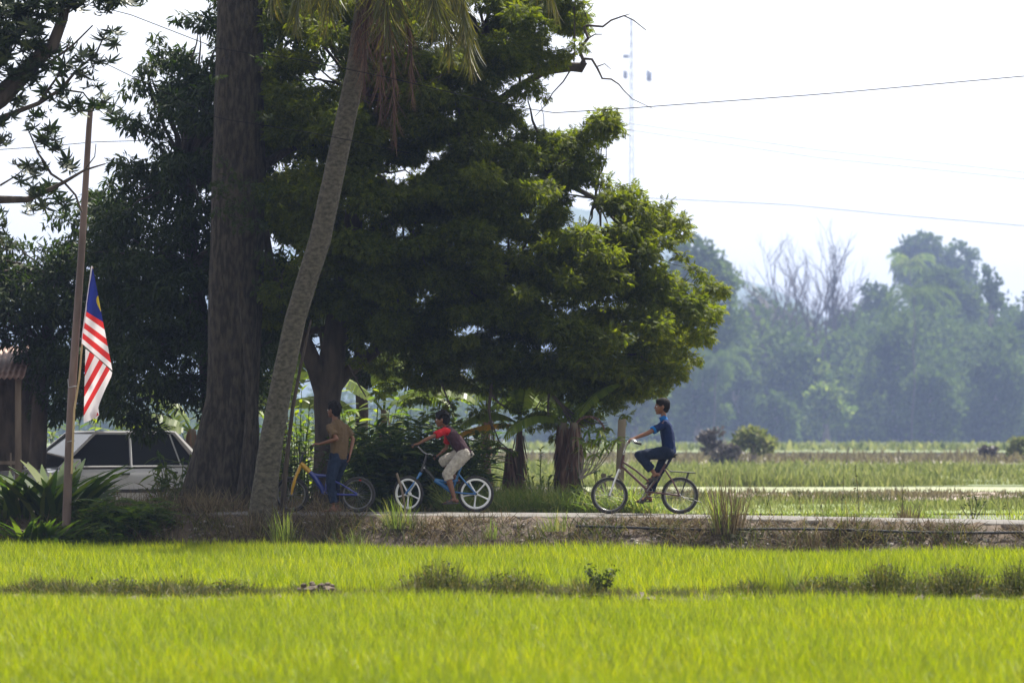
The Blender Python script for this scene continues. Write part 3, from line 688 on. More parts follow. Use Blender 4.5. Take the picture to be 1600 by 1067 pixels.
# ---- coconut palm
PY = 55.2; pb = W(414, 800, PY); pb.z = -.08
palm = empty('coconut_palm', pb, 'leaning coconut palm with ringed grey trunk and drooping fronds at the top', 'palm')
pc = [(409, 850, 24), (410, 812, 23.5), (412, 785, 21.5), (417, 740, 19.5), (425.5, 680, 18.5), (442, 590, 17), (461, 500, 16.5), (479, 440, 16.5), (500, 375, 17), (516, 300, 16.5), (532, 225, 16), (556, 112, 15.5), (571, 0, 15), (578, -50, 16)]
pcy = np.array([p[1] for p in pc][::-1], float); fine = np.linspace(850, -50, 240)
pts = []; rad = []
for i, y_ in enumerate(fine):
    x_ = np.interp(y_, pcy, [p[0] for p in pc][::-1]); r_ = np.interp(y_, pcy, [p[2] for p in pc][::-1])
    pts.append(W(x_, y_, PY)-pb); rad.append(r_/FP*PY*(1+.02*mnoise.noise(Vector((i*.6, 0, 0)))+.025*mnoise.noise(Vector((i*.13, 5, 0)))))
M['palmbark'] = mat('palm_bark', (.04, .036, .027), (.115, .103, .078), 16, .95, bs=.9, bd=.02, stretch=(1, 1, 1.6))
MB().tube(pts, rad, 18).build('trunk', M['palmbark'], palm)
MB().tube(ppts([(486, 500, .3), (470, 570, .3), (457, 640, .3), (450, 700, .3), (445, 750, .3), (440, 815, .3)], PY, pb), [.012, .02, .025, .028, .032, .045], 8).build('side_stem', M['darkbark'], palm)
def frond(top, az, L, elev, droop, m_, name, leaf=.75, hang=.9, n=64, seed=0, wd=.014):
    r = np.random.default_rng(seed); az = math.radians(az); rp = []
    d = Vector((math.cos(az), math.sin(az), 0)); p = Vector(top); e = math.radians(elev)
    for i in range(15):
        rp.append(p.copy()); st = L/14; p = p+(d*math.cos(e)+Vector((0, 0, math.sin(e))))*st; e -= math.radians(droop)/14*(1+.6*i/14)
        e = max(e, math.radians(-88))
    fr_ = MB().tube(rp, [.022*(1-.85*i/14)+.003 for i in range(15)], 6).build(name, M['frond'] if m_ is M['frond'] else M['dead'], palm)
    side = Vector((-d.y, d.x, 0)); P = []; D = []; U = []; S = []
    for i in range(n):
        u = .12+.88*i/n; q = u*14; k = min(13, int(q)); pt = rp[k].lerp(rp[k+1], q-k); tg = (rp[k+1]-rp[k]).normalized()
        for s_ in (-1, 1):
            P.append(pt); v = side*s_*r.uniform(.4, .8)+tg*(.75+.3*u)+Vector((0, 0, -hang))*r.uniform(.6, 1.2)
            v += Vector(r.normal(size=3))*.10; D.append(v); U.append(tg+Vector((0, 0, .6))+Vector(r.normal(size=3))*.3)
            S.append(leaf*(math.sin(math.pi*min(.97, (.12+u*.85)))**.5)*r.uniform(.8, 1.1))
    V, F = scatter(T_blade(1., wd, .28, 4), np.array([list(x) for x in P]), np.array([list(x) for x in D]), np.array([list(x) for x in U]), np.array(S))
    lf = npmesh('leaflets', V, F, m_, fr_)
T = W(580, -55, PY)-pb
for i, (az, L, el, dr) in enumerate([(205, 1.7, 30, 120), (150, 2.2, 50, 130), (2, 3.0, 35, 95), (-15, 2.0, 28, 125), (20, 2.4, 20, 120), (-50, 2.0, 25, 120), (-110, 2.1, 30, 125), (60, 3, 40, 100), (110, 3, 45, 100), (-30, 3.4, 55, 100), (215, 3, 60, 100), (5, 2.0, 5, 90), (-75, 1.9, 10, 110), (30, 1.8, 8, 95)]):
    frond(T+Vector((random.uniform(-.05, .05), random.uniform(-.05, .05), random.uniform(-.1, .1))), az, L, el, dr, M['frond'], 'frond', seed=i)
for i, (az, L, el, dr) in enumerate([(-80, 2.2, -55, 40), (-60, 2.5, -60, 35), (-110, 1.8, -60, 40), (-30, 2.0, -45, 60), (-140, 1.3, -60, 35)]):
    frond(T+Vector((.05, -.22, .0)), az, L, el, dr, M['dead'], 'dead_frond', leaf=.5, hang=2.4, n=46, seed=40+i, wd=.010)
mb = MB()
for i in range(9): mb.ball(T+Vector((random.uniform(-.25, .25), random.uniform(-.25, .1), random.uniform(-.2, .1))), (.10, .10, .12), 10)
mb.build('coconuts', M['strap'], palm)

# ---- mango branches at the top left
MY = 53.5; mgb = W(-330, 830, MY); mgb.z = -.3
mg = empty('mango_tree', mgb, 'mango tree reaching in from the upper left, its long leaves dark against the sky', 'tree')
mb = MB()
for l, r0, r1 in [([(-330, 845), (-320, 600), (-280, 400), (-180, 260), (-60, 190), (0, 152), (28, 125), (55, 95), (82, 72), (98, 30), (110, -30)], .3, .05),
              ([(-60, 190), (0, 185), (60, 162), (95, 140), (120, 110), (150, 85), (170, 40)], .05, .008), ([(40, 112), (75, 100), (115, 70), (145, 40)], .03, .008), ([(60, 162), (90, 120), (100, 85), (112, 60)], .02, .007),
              ([(-280, 400), (-100, 330), (0, 312), (42, 312), (70, 300), (100, 285), (132, 266), (165, 256)], .09, .008), ([(66, 250), (80, 272), (100, 285), (118, 305), (128, 332)], .02, .012), ([(70, 255), (60, 240), (45, 205), (40, 190)], .018, .006), ([(0, 290), (25, 275), (40, 262)], .014, .006),
              ([(95, 140), (130, 145), (145, 165), (165, 180)], .015, .006), ([(132, 266), (148, 245), (150, 225)], .01, .005)]:
    n = len(l); pp = ppts(l, MY, mgb); mb.tube(pp, [r0+(r1-r0)*(i/(n-1))**.6 for i in range(n)], 8)
mb.build('trunk', M['darkbark'], mg)
polyM = [(-60, -40), (205, -40), (190, 10), (150, 25), (120, 50), (95, 60), (70, 100), (45, 130), (20, 120), (0, 140), (-60, 150)]
cm = clumps_in(polyM, MY, .7, 130, 18, [(70, 60, 8), (130, 20, 10), (20, 90, 9), (60, 20, 6), (100, 40, 8)], inset=.1, mind=.42)
sp_ = [(182, 50), (176, 72), (160, 60), (185, 5), (195, -5), (215, 0), (108, 75), (118, 95), (100, 100), (90, 110), (120, 120), (105, 135), (96, 150), (130, 92), (148, 110), (140, 130), (160, 150), (172, 172), (150, 168), (185, 180), (130, 165), (120, 178), (112, 160), (30, 165), (24, 180), (8, 195), (10, 215), (60, 180), (50, 195), (75, 205), (70, 215), (88, 212), (66, 228), (82, 225), (30, 258), (50, 255), (45, 270), (62, 262), (38, 285), (60, 295), (75, 290), (85, 310), (98, 318), (75, 320), (55, 305), (45, 330), (100, 250), (112, 258), (0, 340), (8, 360), (12, 382), (-5, 372), (0, 225), (40, 150), (20, 140), (66, 145), (80, 160), (140, 88), (150, 95), (165, 100)]
cm += [(a, b_, MY+random.uniform(-.4, .4), random.uniform(9, 14)) for a, b_ in sp_]
V, F = leaves_on(cm, 40, T_whorl(8, .17, .022), (.65, 1.1), base=mgb, droop=.9, squash=1)
npmesh('leaves', V, F, M['mango'], mg)

# ================================================================== far trees
FB = -.42
def lobes_tree(name, px, ybase, wpx, hpx, Y, label, cat='tree', m_='far', seed=0, nl=14, card=.5, per=430, trunk=True, group=None, low=.25, tm='farbark', tw=.35):
    r = np.random.default_rng(seed+50); rr = random.Random(seed); G = 2.3 if Y > 300 else 1; Y = Y*G; card *= G; tw *= G
    k = Y/FP; base = Vector((XP(px, Y), Y, FB)); Wd = wpx*k; H = (ybase-(ybase-hpx))*k+0
    H = (HY-(ybase-hpx))*k+ZC-FB
    root = empty(name, base, label, cat, group); mb = MB(); P = []; D = []; cs = []
    for i in range(nl):
        a = i*2.4+rr.random(); u = math.sqrt((i+.5)/nl); zc = low+(1-low)*rr.random()
        rad = Wd*rr.uniform(.16, .27)
        wz = math.sin(math.pi*min(.95, .25+.6*(zc-low)/(1-low)))**.7
        c = Vector((math.cos(a)*u*(Wd/2-rad*.8)*wz, math.sin(a)*u*(Wd/2-rad)*.6*wz, H*zc-rad*.7*(zc > .8)))
        if c.z+rad*.8 > H: c.z = H-rad*.8
        if i == 0: c = Vector((rr.uniform(-.1, .1)*Wd, 0, H-rad*.8))
        cs.append(c); n = int(per*(rad/2.2/G)**2)+20
        o = rdir(n, r); q = r.uniform(.5, 1.08, n)[:, None]*(1+.25*np.sin(o[:, :1]*5+i)*np.sin(o[:, 2:]*6))
        P.append(np.array(c)+o*q*np.array([rad, rad, rad*.75])); D.append(o+rdir(n, r)*.9)
    P = np.concatenate(P); D = np.concatenate(D); n = len(P)
    V, F = scatter(T_card(card), P, D, rdir(n, r)+[0, 0, .7], r.uniform(.6, 1.3, n)); npmesh('crown', V, F, M[m_], root)
    if trunk:
        top = cs[0]; mb.tube(curve((0, 0, -.3), (top.x*.6, 0, H*.7), 0, 7, .012, rr), [tw*(1-i*.1) for i in range(8)], 8)
        for c in cs[1:8]: mb.tube(curve((top.x*.3, 0, H*.35+rr.uniform(0, .2)*H), c, .05*Wd, 4, .03, rr), [tw*.45, tw*.35, tw*.25, tw*.18, tw*.1], 5)
        mb.build('trunk', M[tm], root)
    return root
lobes_tree('tree', 1090, 700, 150, 335, 330, 'tall hazy tree standing just right of the big overhanging crown', seed=1, nl=40, low=.12, per=400)
lobes_tree('tree', 1462, 700, 170, 338, 480, 'palest tallest broad tree rising behind the others at right', seed=2, nl=22, low=.45, card=.6)
lobes_tree('tree', 1478, 700, 150, 285, 385, 'large dark domed tree in front of the pale broad tree at right', seed=3, nl=30, low=.12)
lobes_tree('tree', 1548, 700, 60, 285, 380, 'narrow dark upright tree right of the large dark dome', seed=4, nl=16, low=.15)
lobes_tree('tree', 1625, 700, 130, 258, 395, 'hazy tree cut by the right edge of the photo', seed=5, nl=20, low=.15)
lobes_tree('tree', 1372, 700, 110, 262, 400, 'mid height tree right of the bare trees', seed=6, nl=20, low=.15)
lobes_tree('tree', 1325, 700, 110, 210, 375, 'rounded tree crown below and right of the bare trees', seed=7, nl=22, low=.1)
lobes_tree('tree', 1245, 700, 120, 150, 352, 'lighter green spreading tree below the tall bare tree', m_='farlight', seed=8, nl=14, low=.5, tm='bark')
lobes_tree('tree', 1180, 700, 110, 250, 420, 'pale leafy tree between the tall hazy tree and the bare tree', seed=9, nl=20, low=.15)
lobes_tree('tree', 1292, 700, 90, 105, 340, 'small pale green tree low in the middle of the far wood', m_='farlight', seed=10, nl=12, low=.2)
lobes_tree('tree', 1400, 700, 100, 200, 350, 'dark rounded tree left of the far palm', seed=11, nl=20, low=.05)
lobes_tree('tree', 1150, 700, 90, 130, 345, 'low tree with pale trunk behind the small round tree', seed=12, nl=16, low=.2)
lobes_tree('tree', 1040, 700, 110, 230, 360, 'hazy tree showing behind the head of the blue shirted cyclist', seed=13, nl=20, low=.1)
lobes_tree('tree', 990, 700, 120, 120, 320, 'low bright hazy tree left of the blue shirted cyclist', m_='farlight', seed=14, nl=14, low=.15)
lobes_tree('tree', 1560, 700, 130, 150, 345, 'dark low tree in front of the narrow upright tree', seed=15, nl=20, low=.03)
lobes_tree('tree', 1455, 700, 110, 130, 338, 'lowest dark tree mass below the large dome', seed=16, nl=18, low=.03)
lobes_tree('tree', 940, 700, 130, 210, 400, 'hazy tree seen under the overhanging crown beside the wooden post', seed=17, nl=18, low=.1)
lobes_tree('tree', 1215, 700, 80, 90, 330, 'low shrubby tree at the foot of the bare tree', seed=18, nl=12, low=.05)
lobes_tree('round_tree', 1176, 718, 82, 52, 215, 'small round haze pale green tree alone in front of the far wood', m_='fargrass', seed=20, nl=14, low=.35, card=.3, per=700, tw=.18)  # haze put into the colour: paler leaves than the thin air here gives
lobes_tree('bush', 1112, 724, 56, 58, 205, 'purplish brown twiggy bush beside the small round tree', 'bush', 'farbrown', 21, 12, .28, 600, low=.1, tw=.1)
lobes_tree('bush', 1140, 722, 60, 30, 204, 'low brown scrub spreading right from the twiggy bush', 'bush', 'farbrown', 22, 10, .26, 600, low=.02, tw=.08, trunk=False)
lobes_tree('bush', 1545, 718, 38, 22, 240, 'small brown rounded bush near the right edge', 'bush', 'farbrown', 23, 10, .25, 700, low=.1, tw=.08)
lobes_tree('bush', 1592, 716, 46, 34, 230, 'small green bush at the right edge', 'bush', 'fargrass', 24, 10, .28, 700, low=.15, tw=.1)  # same pale leaf colour, standing in for haze
# the rest of the far wood reads as one mass
cont = [(-300, 590), (0, 600), (400, 590), (850, 540), (940, 520), (1040, 470), (1150, 460), (1220, 450), (1300, 450), (1380, 450), (1440, 440), (1540, 440), (1600, 455), (1750, 440), (1900, 450)]
r = np.random.default_rng(77); P = []; D = []
for i in range(560):
    px = r.uniform(860, 1850) if i < 470 else r.uniform(-300, 900); Y = r.uniform(345, 470)*2.3; top = np.interp(px, [c[0] for c in cont], [c[1] for c in cont])+r.uniform(0, 30)
    zt = ZC+(HY-top)/FP*Y; rad = r.uniform(1.5, 3.6)*2.3; z = r.uniform(0, max(.5, zt-rad)); c = np.array([XP(px, Y), Y, z])
    n = int(330*(rad/5.1)**2); o = rdir(n, r); q = r.uniform(.5, 1.1, n)[:, None]*(1+.3*np.sin(o[:, :1]*5+i))
    P.append(c+o*q*np.array([rad, rad, rad*.8])); D.append(o+rdir(n, r)*.9)
P = np.concatenate(P); D = np.concatenate(D)
V, F = scatter(T_card(1.3), P, D, rdir(len(P), r)+[0, 0, .7], r.uniform(.6, 1.3, len(P)))
tag(npmesh('far_wood', V, F, M['far']), 'hazy blue green wood behind the fields', 'wood', kind='stuff')
# bare trees
def bare(px, htop, Y, spread, label, seed, fine=5, r0=.28, up=.75):
    Y *= 2.25; r0 *= 2.6; rr = random.Random(seed); base = Vector((XP(px, Y), Y, FB)); H = ZC+(HY-htop)/FP*Y-FB
    root = empty('bare_tree', base, label, 'bare tree'); tr = MB(); tw = MB()
    def grow(p, d, L, rad, lev):
        pts = [p]; q = p.copy(); dd = d.copy()
        for i in range(4):
            dd = (dd+Vector((rr.gauss(0, .12), rr.gauss(0, .12), .04))).normalized(); q = q+dd*L/4; pts.append(q.copy())
        (tr if lev < 2 else tw).tube(pts, [rad*1.35*(1-.12*i) for i in range(5)], 6 if lev < 2 else 4, cap=False)
        if lev >= fine: return
        for i in range(3 if lev else 5):
            a = rr.uniform(0, 6.28); sp = rr.uniform(.35, .8)*spread
            nd = (dd+Vector((math.cos(a), math.sin(a), up-.6))*sp).normalized()
            st = pts[4] if i < 2 else pts[rr.choice((2, 3))]
            grow(st, nd, L*rr.uniform(.62, .82), rad*.55, lev+1)
    grow(Vector((0, 0, 0)), Vector((0, 0, 1)), H*.42, r0, 0)
    a = tr.build('trunk', M['farbrown'], root); b_ = tw.build('twigs', M['farbrown'], root)
    mz = max(v.co.z for v in b_.data.vertices); s = H/mz; root.scale = (s*.9, s*.9, s)
bare(1245, 338, 372, 1.0, 'tallest leafless tree with fine twigs against the white sky', 4, 5)
bare(1308, 372, 380, .8, 'second leafless tree, bushier, right of the tallest bare one', 9, 5, .3)
bare(1205, 440, 362, 1.0, 'lower leafless tree left of the tallest bare one', 12, 4, .2)
# far palm
def far_palm(px, ytop, Y, label, seed, m_='farlight', L=2.6, base_y=None):
    Y *= 2.2; L *= 2.2; rr = np.random.default_rng(seed); b_ = Vector((XP(px, Y), Y, FB)); H = ZC+(HY-ytop)/FP*Y-FB
    root = empty('palm_tree', b_, label, 'palm'); MB().tube(curve((0, 0, 0), (.5, 0, H), 0, 8, .01), [.2-.012*i for i in range(9)], 8).build('trunk', M['farbrown'], root)
    for i in range(15):
        a = i*2.4; el = rr.uniform(-.2, 1.0); p = Vector((.5, 0, H)); pts = [p.copy()]; e = el
        for j in range(8): p = p+Vector((math.cos(a)*math.cos(e), math.sin(a)*math.cos(e), math.sin(e)))*L/8; e -= .2; pts.append(p.copy())
        P = []; D = []
        for j in range(1, 9):
            tg = pts[j]-pts[j-1]
            for s_ in (-1, 1):
                for q in range(2): P.append(list(pts[j].lerp(pts[j-1], q*.5))); D.append([-math.sin(a)*s_+tg.x*.8, math.cos(a)*s_+tg.y*.8, -.8])
        V, F = scatter(T_blade(2.2, .16, .2, 2), np.array(P), np.array(D), np.array(D)*0+[.1, .2, 1], np.full(len(P), .8))
        npmesh('frond', V, F, M[m_], root)
far_palm(1425, 455, 352, 'pale green coconut palm standing out before the dark far trees', 3, 'far', L=4)
far_palm(1418, 408, 420, 'second small palm top against the sky left of the large dome', 5, L=2.6)
far_palm(1115, 560, 338, 'hazy palm with a pale trunk left of the small round tree', 6, 'far', 3)

# telecom mast on the horizon
TY = 1300.; mb_ = Vector((XP(986, TY), TY, -.5)); H = ZC+(HY-28)/FP*TY+.5
M['steel'] = mat('galvanised_steel', (.30, .31, .33), (.4, .41, .43), 1, .6, .4)
mast = empty('mast', mb_, 'thin lattice telecom mast very faint in the haze', 'mast'); mb = MB()
for k in range(3):
    a = k*2.094; mb.tube([(math.cos(a)*1.6, math.sin(a)*1.6, 0), (math.cos(a)*.35, math.sin(a)*.35, H)], .13, 5)
for i in range(40):
    z0, z1 = H*i/40, H*(i+1)/40; q0, q1 = 1.6-1.25*i/40, 1.6-1.25*(i+1)/40
    for k in range(3):
        a = k*2.094; b2 = a+2.094; mb.tube([(math.cos(a)*q0, math.sin(a)*q0, z0), (math.cos(b2)*q1, math.sin(b2)*q1, z1)], .06, 4)
mb.build('lattice', M['steel'], mast)
def zt(py): return ZC+(HY-py)/FP*TY+.5
for (px, py, rx, rz) in ((1014, 118, 1.2, 2.0), (977, 116, 1., 1.5), (978, 88, 1.5, .7)):
    x = (px-986)/FP*TY; m2 = MB(); m2.tube([(x-rx*.6, 0, zt(py)), (x-rx*.1, 0, zt(py)), (x+rx*.6, 0, zt(py))], [rz*.8, rz, rz*.9], 16)
    m2.tube([(0, 0, zt(py)), (x, 0, zt(py))], .07, 5); m2.build('dish', M['steel'], mast)

# overhead wires
M['wire'] = mat('wire', (.015, .015, .018), (.02, .02, .02), 5, 1, spec=0)
def wire(pts, Y0, Y1, r_, label):
    P = []; xs = [p[0] for p in pts]
    for x in np.linspace(xs[0], xs[-1], 40):
        y_ = np.interp(x, xs, [p[1] for p in pts]); Y = Y0+(Y1-Y0)*(x-xs[0])/(xs[-1]-xs[0]); P.append(W(x, y_, Y))
    tag(MB().tube(P, r_, 5).build('wire', M['wire']), label, 'wire')
wire([(-60, -30), (190, 18), (345, 78), (460, 92), (600, 120), (760, 158), (860, 177), (960, 171), (1290, 147), (1660, 114)], 54, 54, .0055, 'nearest dark wire passing before the trunks and rising to the upper right')
wire([(-60, -10), (340, 185), (470, 205), (560, 222), (640, 240)], 55, 55, .005, 'dark wire crossing the giant trunk and the palm below the first')
wire([(-60, 238), (60, 230), (150, 222), (300, 218)], 57, 57, .005, 'short wire crossing the bright sky left of the pole top')
wire([(960, 190), (1280, 235), (1660, 276)], 150, 150, .008, 'upper of the two faint wires in the right sky')
wire([(960, 200), (1280, 247), (1660, 286)], 150, 150, .008, 'lower of the two faint wires in the right sky')
wire([(700, 306), (1000, 309), (1230, 320), (1420, 338), (1660, 358)], 130, 130, .008, 'lowest wire sloping down towards the right over the far trees')

# ================================================================== village side: shed, car, flag
SY = 65.; sb = W(-40, 800, SY); sb.z = gz(sb.x, SY)-.03
M['rust'] = mat('rusty_tin', (.16, .065, .04), (.34, .24, .20), 2.2, .6, .3, bs=.3, stretch=(1, 1, 1)); M['wood'] = mat('old_wood', (.10, .075, .055), (.20, .16, .12), 6, .9, stretch=(1, 1, .2), bs=.4)
shed = empty('shed', sb, 'open shed with rusty corrugated tin roof at the left edge', 'shed')
x0, x1 = XP(-220, SY)-sb.x, XP(41, SY)-sb.x; zr = ZC+(HY-592)/FP*SY-sb.z; zr1 = ZC+(HY-536)/FP*SY-sb.z
nx = 120; V = []
for i in range(nx+1):
    x = x0+(x1-x0)*i/nx
    for j in range(5): t_ = j/4; V.append((x-.15*t_, -.3+2.6*t_, zr+(zr1-zr)*t_+.018*math.cos(i*math.pi/2)))
F = [(i*5+k, (i+1)*5+k, (i+1)*5+k+1, i*5+k+1) for i in range(nx) for k in range(4)]
npmesh('roof', V, F, M['rust'], shed)
MB().box(((x0+x1)/2, 2.25, zr1/2), (x1-x0-.2, .06, zr1)).build('shade_wall', M['darkbark'], shed, False)  # dark colour stands in for the shade inside the open shed
for x in (x1-.12, x1-1.2, x1-2.3): MB().box((x, 0, zr/2), (.09, .09, zr)).build('post', M['wood'], shed, False)
mb = MB()
for i in range(9): mb.box((x1-.25-i*.22, .12, .55), (.025, .02, 1.1))
mb.box((x1-1.1, .1, .95), (1.9, .03, .05)); mb.build('railing', M['wood'], shed, False)

# ---- the car
CYR = 66.5; cg = W(190, 800, CYR); cg.z = gz(cg.x, CYR)
m, t, b = nodes('car_paint'); b.inputs['Base Color'].default_value = (.40, .40, .41, 1); b.inputs['Roughness'].default_value = .28; b.inputs['Coat Weight'].default_value = .6; M['paint'] = m
m, t, b = nodes('car_glass'); b.inputs['Base Color'].default_value = (.015, .02, .025, 1); b.inputs['Roughness'].default_value = .06; b.inputs['Specular IOR Level'].default_value = .8; M['glass'] = m
m, t, b = nodes('side_glass'); b.inputs['Base Color'].default_value = (.008, .01, .012, 1); b.inputs['Roughness'].default_value = .3; b.inputs['Specular IOR Level'].default_value = .12; M['sideglass'] = m
M['rubber'] = mat('rubber', (.012, .012, .012), (.03, .03, .03), 20, .8); M['chrome'] = mat('chrome', (.55, .55, .56), (.65, .65, .66), 4, .3, .9)
M['plastic'] = mat('black_plastic', (.015, .015, .016), (.03, .03, .03), 10, .5); M['lamp'] = mat('lamp_lens', (.5, .5, .5), (.6, .6, .6), 3, .1)
M['redlens'] = mat('red_lens', (.35, .02, .02), (.4, .03, .03), 3, .15)
cg.x -= .42
car = empty('parked_car', cg, 'white older sedan parked behind the plants left of the giant trunk', 'car', rz=math.radians(27))
# local: -x is the front, -y is the near (left) side. length 4.2
st = [(-2.10, .50, .62, .28), (-2.02, .64, .76, .22), (-1.7, .75, .80, .20), (-1.0, .81, .83, .20), (-.75, .85, .84, .20), (.6, .86, .84, .20), (1.35, .88, .84, .20), (1.8, .90, .82, .22), (2.0, .88, .78, .28), (2.1, .78, .70, .36)]
V = []; ring = 12
for x, zt_, hw, zb in st:
    zm = (zt_+zb)/2+.05
    for y, z in ((-hw*.85, zb), (-hw*.98, zb+.08), (-hw*1.0, zm), (-hw*.97, zt_-.10), (-hw*.92, zt_-.02), (-hw*.5, zt_+.02), (hw*.5, zt_+.02), (hw*.92, zt_-.02), (hw*.97, zt_-.10), (hw, zm), (hw*.98, zb+.08), (hw*.85, zb)): V.append((x, y, z))
F = [(i*ring+k, i*ring+(k+1) % ring, (i+1)*ring+(k+1) % ring, (i+1)*ring+k) for i in range(len(st)-1) for k in range(ring)]
mb = MB(); mb.add(V, F); mb.add(V[:ring], [tuple(range(ring))]); mb.add(V[-ring:], [tuple(range(ring))[::-1]])
body = mb.build('body', M['paint'], car)
# greenhouse: pillars and roof
A0, A1, B1, B0 = (-.88, .85), (-.22, 1.40), (1.08, 1.40), (1.50, .88); hb, ht = .76, .60
mb = MB()
mb.prism([(A1[0], -ht, A1[1]-.02), (B1[0], -ht, B1[1]-.02), (B1[0], ht, B1[1]-.02), (A1[0], ht, A1[1]-.02)], (0, 0, .032)); mb.build('roof', M['paint'], car, bevel=.015)
mb = MB()
for s_ in (-1, 1):
    mb.tube([(A0[0], s_*hb, A0[1]), (A1[0], s_*ht, A1[1])], .024, 6); mb.tube([(B0[0], s_*hb, B0[1]), (B1[0], s_*ht, B1[1])], [.07, .035], 6)
    mb.tube([(A1[0], s_*ht, A1[1]), (B1[0], s_*ht, B1[1])], .03, 6); mb.tube([(.30, s_*(hb+.01), .86), (.34, s_*(ht+.01), 1.39)], .022, 6); mb.tube([(1.14, s_*(hb+.005), .87), (1.0, s_*(ht+.005), 1.39)], .012, 6)
    mb.tube([(A0[0], s_*hb, .87), (B0[0], s_*hb, .88)], .018, 6)
mb.build('pillars', M['paint'], car)
def pane(pts, nm, th=(0, .008, 0), m_='glass'): MB().prism([Vector(p) for p in pts], th).build(nm, M[m_], car, False)
pane([(A0[0]+.02, -hb, .87), (A0[0]+.02, hb, .87), (A1[0], ht, 1.38), (A1[0], -ht, 1.38)], 'windscreen', (.01, 0, 0))
pane([(B0[0], -hb, .89), (B0[0], hb, .89), (B1[0], ht, 1.38), (B1[0], -ht, 1.38)], 'rear_window', (-.01, 0, 0))
for s_ in (-1, 1):
    pane([(A0[0]+.12, s_*hb, .88), (.29, s_*hb, .88), (.33, s_*ht, 1.37), (A1[0]+.02, s_*ht, 1.37)], 'front_side_window', (0, .008, 0), 'sideglass')
    pane([(.32, s_*hb, .88), (B0[0]-.08, s_*hb, .89), (B1[0]-.02, s_*ht, 1.37), (.36, s_*ht, 1.37)], 'rear_side_window', (0, .008, 0), 'sideglass')
    mb = MB(); mb.box((-.66, s_*.90, .93), (.11, .17, .13)); mb.build('wing_mirror', M['paint'], car, False, .02)
    for x in (-1.28, 1.28):
        mb = MB(); mb.torus((x, s_*.76, .29), .21, .085, k=10, sq=1.1); wh = mb.build('wheel', M['rubber'], car)
        m2 = MB(); m2.tube([(x, s_*.70, .29), (x, s_*.80, .29), (x, s_*.82, .29)], [.17, .17, .06], 18); m2.build('hub_cap', M['chrome'], wh)
    MB().box((-2.04, s_*.55, .62), (.12, .30, .13)).build('headlight', M['lamp'], car, False, .02)
    MB().box((2.06, s_*.58, .68), (.06, .32, .13)).build('tail_light', M['redlens'], car, False, .02)
    MB().box((.05, s_*.842, .50), (2.6, .02, .05)).build('door_moulding', M['plastic'], car, False)
    MB().box((.18, s_*.835, .76), (.14, .03, .03)).build('door_handle', M['plastic'], car, False)
    MB().box((.98, s_*.83, .78), (.14, .03, .03)).build('door_handle', M['plastic'], car, False)
MB().box((-2.10, 0, .40), (.14, 1.5, .16)).build('bumper', M['plastic'], car, False, .03)
MB().box((2.10, 0, .46), (.14, 1.5, .16)).build('bumper', M['plastic'], car, False, .03)
MB().box((-2.085, 0, .60), (.05, .75, .11)).build('grille', M['plastic'], car, False)

# ---- flag pole, hoist stick, flag
FY = 55.2; pl = W(104, 828, FY); pl.z = -.42
M['pole'] = mat('pole_paint', (.10, .07, .06), (.20, .14, .12), 4, .6, .2, stretch=(1, 1, .3)); M['cane'] = mat('cane', (.38, .27, .14), (.5, .38, .2), 6, .7)
fp = empty('flag_pole', pl, 'tall slightly leaning brown metal flag pole at the left', 'pole')
MB().tube(ppts([(103, 838), (108, 700), (113, 600), (120, 500), (127, 400), (133, 300), (139, 200), (142, 165)], FY, pl), [.058, .055, .053, .05, .046, .042, .038, .034], 12).build('pole', M['pole'], fp)
MB().tube(ppts([(142, 166), (144, 152)], FY, pl), [.03, .022], 10).build('cap', M['steel'], fp)
mb = MB(); mb.tube(ppts([(108, 605), (120, 603)], FY-.07, pl), .006, 5); mb.tube(ppts([(107, 606), (106, 592)], FY-.06, pl), .005, 5); mb.tube(ppts([(105, 690), (117, 688)], FY-.07, pl), .006, 5); mb.build('wire_tie', M['steel'], fp)
hs = empty('hoist_stick', W(118, 830, FY-.08), 'thin yellowish cane tied to the pole and carrying the flag', 'stick')
MB().tube(ppts([(112, 740), (116, 640), (124, 590), (128, 540), (131, 510), (145, 417)], FY-.09, hs.location), [.014, .014, .013, .012, .010, .009], 8).build('cane', M['cane'], hs)
def fabric(n, c, tf=.35):
    m, t, b = nodes(n); b.inputs['Base Color'].default_value = (*c, 1); b.inputs['Roughness'].default_value = .8
    tr = t.nodes.new('ShaderNodeBsdfTranslucent'); tr.inputs[0].default_value = (*[min(1, x*1.1) for x in c], 1); ms = t.nodes.new('ShaderNodeMixShader'); ms.inputs[0].default_value = tf
    t.links.new(b.outputs[0], ms.inputs[1]); t.links.new(tr.outputs[0], ms.inputs[2]); t.links.new(ms.outputs[0], t.nodes['Material Output'].inputs[0]); return m
FM = [fabric('flag_white', (.80, .76, .80)), fabric('flag_red', (.62, .03, .03)), fabric('flag_blue', (.010, .02, .17)), fabric('flag_yellow', (.75, .55, .02))]
fo = W(143, 417, FY-.12)
def fdep(px, py, k): return .035*math.sin((px-130)*.22+(py-417)*.035)+.02*math.sin(py*.09+px*.1)+k
fl = MB()
def band(L0, L1, R0, R1, mi, k, n=14, bulge=0):
    """quad patch L0->R0 top edge, L1->R1 bottom edge"""
    vs = []; fs = []
    for i in range(n+1):
        u = i/n
        for j in range(5):
            v = j/4; a = np.array(L0)*(1-v)+np.array(L1)*v; b_ = np.array(R0)*(1-v)+np.array(R1)*v; p = a*(1-u)+b_*u; p[1] += bulge*math.sin(math.pi*u)
            q = W(p[0], p[1], FY-.12+fdep(p[0], p[1], k)); vs.append(q-fo)
    for i in range(n):
        for j in range(4): fs.append((i*5+j, i*5+j+1, (i+1)*5+j+1, (i+1)*5+j))
    fl.add(vs, fs, mi)
